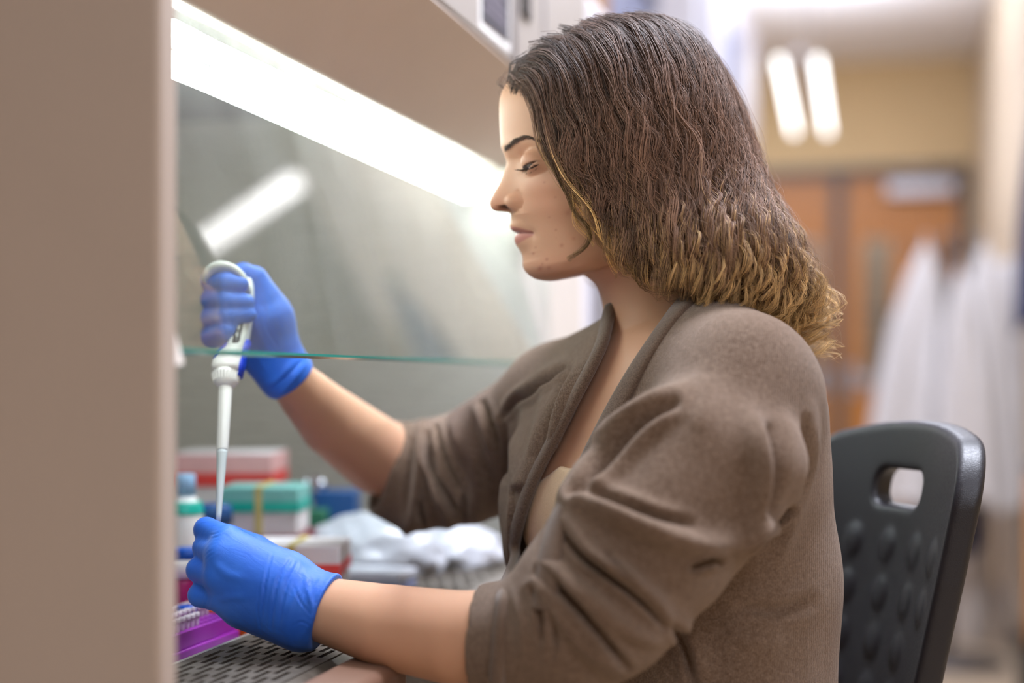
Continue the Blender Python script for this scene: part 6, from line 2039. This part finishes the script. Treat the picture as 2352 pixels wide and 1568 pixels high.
# dark coat on the partition's end, wooden board and bag below it
tp = np.array(W(2392, 640, 4.78))
coat('work_coat', (float(tp[0]), 4.90, 1.95), 0.20, 0.78, 0.06, 0.0, 'cloth_navy', 'navy coat hanging on the end of the partition at the right edge', seed=2)
hk = empty('wall_hook', (float(tp[0]), 4.94, 1.98), 'dark wall hook holding the navy coat at the right edge', 'hook')
MB().box((tp[0] - 0.02, 4.938, 1.95), (tp[0] + 0.02, 4.9498, 2.03)).build('plate', 'door_frame_paint', hk); MB().tube([(tp[0], 4.94, 2.0), (tp[0], 4.90, 1.995), (tp[0], 4.885, 2.02)], 0.006).build('peg', 'door_frame_paint', hk)
bb = empty('wooden_board', (0.475, 4.90, 0), 'brown wooden board standing against the end of the partition', 'board')
MB().box((0.43, 4.905, 0.0), (0.60, 4.925, 0.74)).build('board_panel', 'door_wood', bb, bevel=0.003)
MB().box((0.428, 4.902, 0.70), (0.602, 4.928, 0.7405)).build('top_edge', 'door_frame_paint', bb, bevel=0.002)
sb = empty('black_bag', (0.47, 4.74, 0), 'small black bag on the floor at the right edge', 'bag')
MB().lathe([(0.07, 0.0), (0.085, 0.02), (0.08, 0.12), (0.05, 0.17), (0.02, 0.18)], (0.47, 4.74, 0), 24).build('bag_body', 'black_plastic', sb, smooth=True)
MB().tube([(0.43, 4.74, 0.16), (0.445, 4.74, 0.24), (0.495, 4.74, 0.24), (0.51, 4.74, 0.16)], 0.008).build('bag_handle', 'black_plastic', sb, smooth=True)

# ------------------------------------------------------------------ equipment further along the wall
fr = empty('white_fridge', (-0.80, 2.75, 0), 'white laboratory fridge standing beyond the safety cabinet', 'fridge')
MB().box((-1.20, 2.30, 0.04), (-0.52, 3.15, 1.66)).build('fridge_body', 'fridge_white', fr, bevel=0.01)
MB().box((-0.518, 2.31, 0.10), (-0.490, 3.14, 1.655)).build('door', 'fridge_white', fr, bevel=0.008)
MB().box((-0.489, 2.36, 0.95), (-0.465, 2.38, 1.35)).build('handle', 'metal_grey', fr, bevel=0.004)
for y in (2.36, 3.08): MB().box((-1.1, y, 0), (-0.6, y + 0.03, 0.04)).build('foot', 'black_plastic', fr)
cb = empty('cardboard_box', (-0.62, 2.47, 1.661), 'brown cardboard box on top of the white fridge', 'box')
MB().box((-0.80, 2.36, 1.661), (-0.50, 2.58, 1.86)).build('box_body', 'cardboard', cb, bevel=0.003)
MB().box((-0.80, 2.46, 1.8602), (-0.50, 2.485, 1.8612)).build('tape', 'rubber_band', cb)
for k, (y0, y1, h) in enumerate(((2.62, 2.86, 0.17), (2.90, 3.12, 0.19))):
    cb = empty('storage_tray', (-0.62, (y0 + y1) / 2, 1.661), ('blue-grey storage tray on the fridge beside the cardboard box', 'blue-grey storage tray on the fridge, farthest from the cardboard box')[k], 'tray', 'storage trays on the fridge')
    MB().box((-0.80, y0, 1.661), (-0.505, y1, 1.661 + h - 0.03)).build('tray_body', 'tray_blue', cb, bevel=0.006)
    MB().box((-0.81, y0 - 0.008, 1.661 + h - 0.0298), (-0.495, y1 + 0.008, 1.661 + h)).build('rim', 'tray_blue', cb, bevel=0.003)
fz = empty('upright_freezer', (-0.85, 4.5, 0), 'tall white upright freezer with grey-blue fittings near the end of the aisle', 'freezer')
MB().box((-1.22, 4.02, 0.05), (-0.52, 5.30, 2.28)).build('freezer_body', 'fridge_white', fz, bevel=0.012)
MB().box((-0.519, 4.03, 0.12), (-0.475, 5.29, 1.75)).build('door', 'fridge_white', fz, bevel=0.01)
MB().box((-0.519, 4.03, 1.765), (-0.480, 5.29, 2.27)).build('control_panel', 'fridge_white', fz, bevel=0.008)
MB().box((-0.4795, 4.30, 1.88), (-0.474, 4.62, 2.10)).build('display_window', 'tray_blue', fz, bevel=0.002)
MB().box((-0.4745, 5.02, 1.32), (-0.440, 5.10, 1.70)).build('handle', 'tray_blue', fz, bevel=0.006)
MB().box((-0.4745, 4.22, 1.45), (-0.470, 4.46, 1.70)).build('notice', 'tray_blue', fz)
MB().box((-1.20, 4.05, 0), (-0.54, 5.27, 0.05)).build('plinth', 'black_plastic', fz)
sc = empty('black_cylinder_cart', (-0.60, 5.62, 0), 'tall black cart standing just past the upright freezer', 'cart')
MB().box((-0.80, 5.40, 0.10), (-0.44, 5.75, 1.62)).build('cart_body', 'black_plastic', sc, bevel=0.01)
for x in (-0.75, -0.50):
    for y in (5.45, 5.70): MB().lathe([(0.03, -0.012), (0.048, -0.008), (0.048, 0.008), (0.03, 0.012)], (x, y, 0.0485), 16, (1, 0, 0)).build('wheel', 'black_plastic', sc, smooth=True)

# pendant lamp with two tubes near the doors
def pendant():
    t = empty('pendant_lamp', (-0.15, 6.2, ZT), 'hanging twin-tube lamp glowing white in front of the tan wall above the doors', 'lamp')
    za = ZC + 1.13
    for sx, u0, u1 in ((-1, 1790, 1824), (1, 1878, 1900)):
        a = np.array(W(u0, 868, 5.25)); b = np.array(W(u1, 868, 6.75)); a[2] = b[2] = za
        a[2] = ZC + (868 - 146) / F_PX * 5.25; b[2] = ZC + (868 - 296) / F_PX * 6.75
        a[2] = b[2] = 0.5 * (a[2] + b[2])
        MB().tube([tuple(a), tuple(b)], 0.013, 16).build('lamp_tube', 'lamp_pendant', t, smooth=True)
    c0 = np.array(W(1834, 868, 5.4)); c1 = np.array(W(1860, 868, 6.6)); zz = a[2] + 0.045
    MB().box((c0[0] - 0.02, c0[1], zz), (c0[0] + 0.02, c1[1], zz + 0.03)).build('spine', 'metal_grey', t, bevel=0.004)
    for y in (c0[1] + 0.15, c1[1] - 0.15): MB().tube([(c0[0], y, zz + 0.03), (c0[0], y, ZT)], 0.002).build('cable', 'door_frame_paint', t)
pendant()

troffer(1.07, 5.55, 0.60, 0.26, 'small rectangular lit ceiling panel whose reflection shows as a bright bar in the sash')
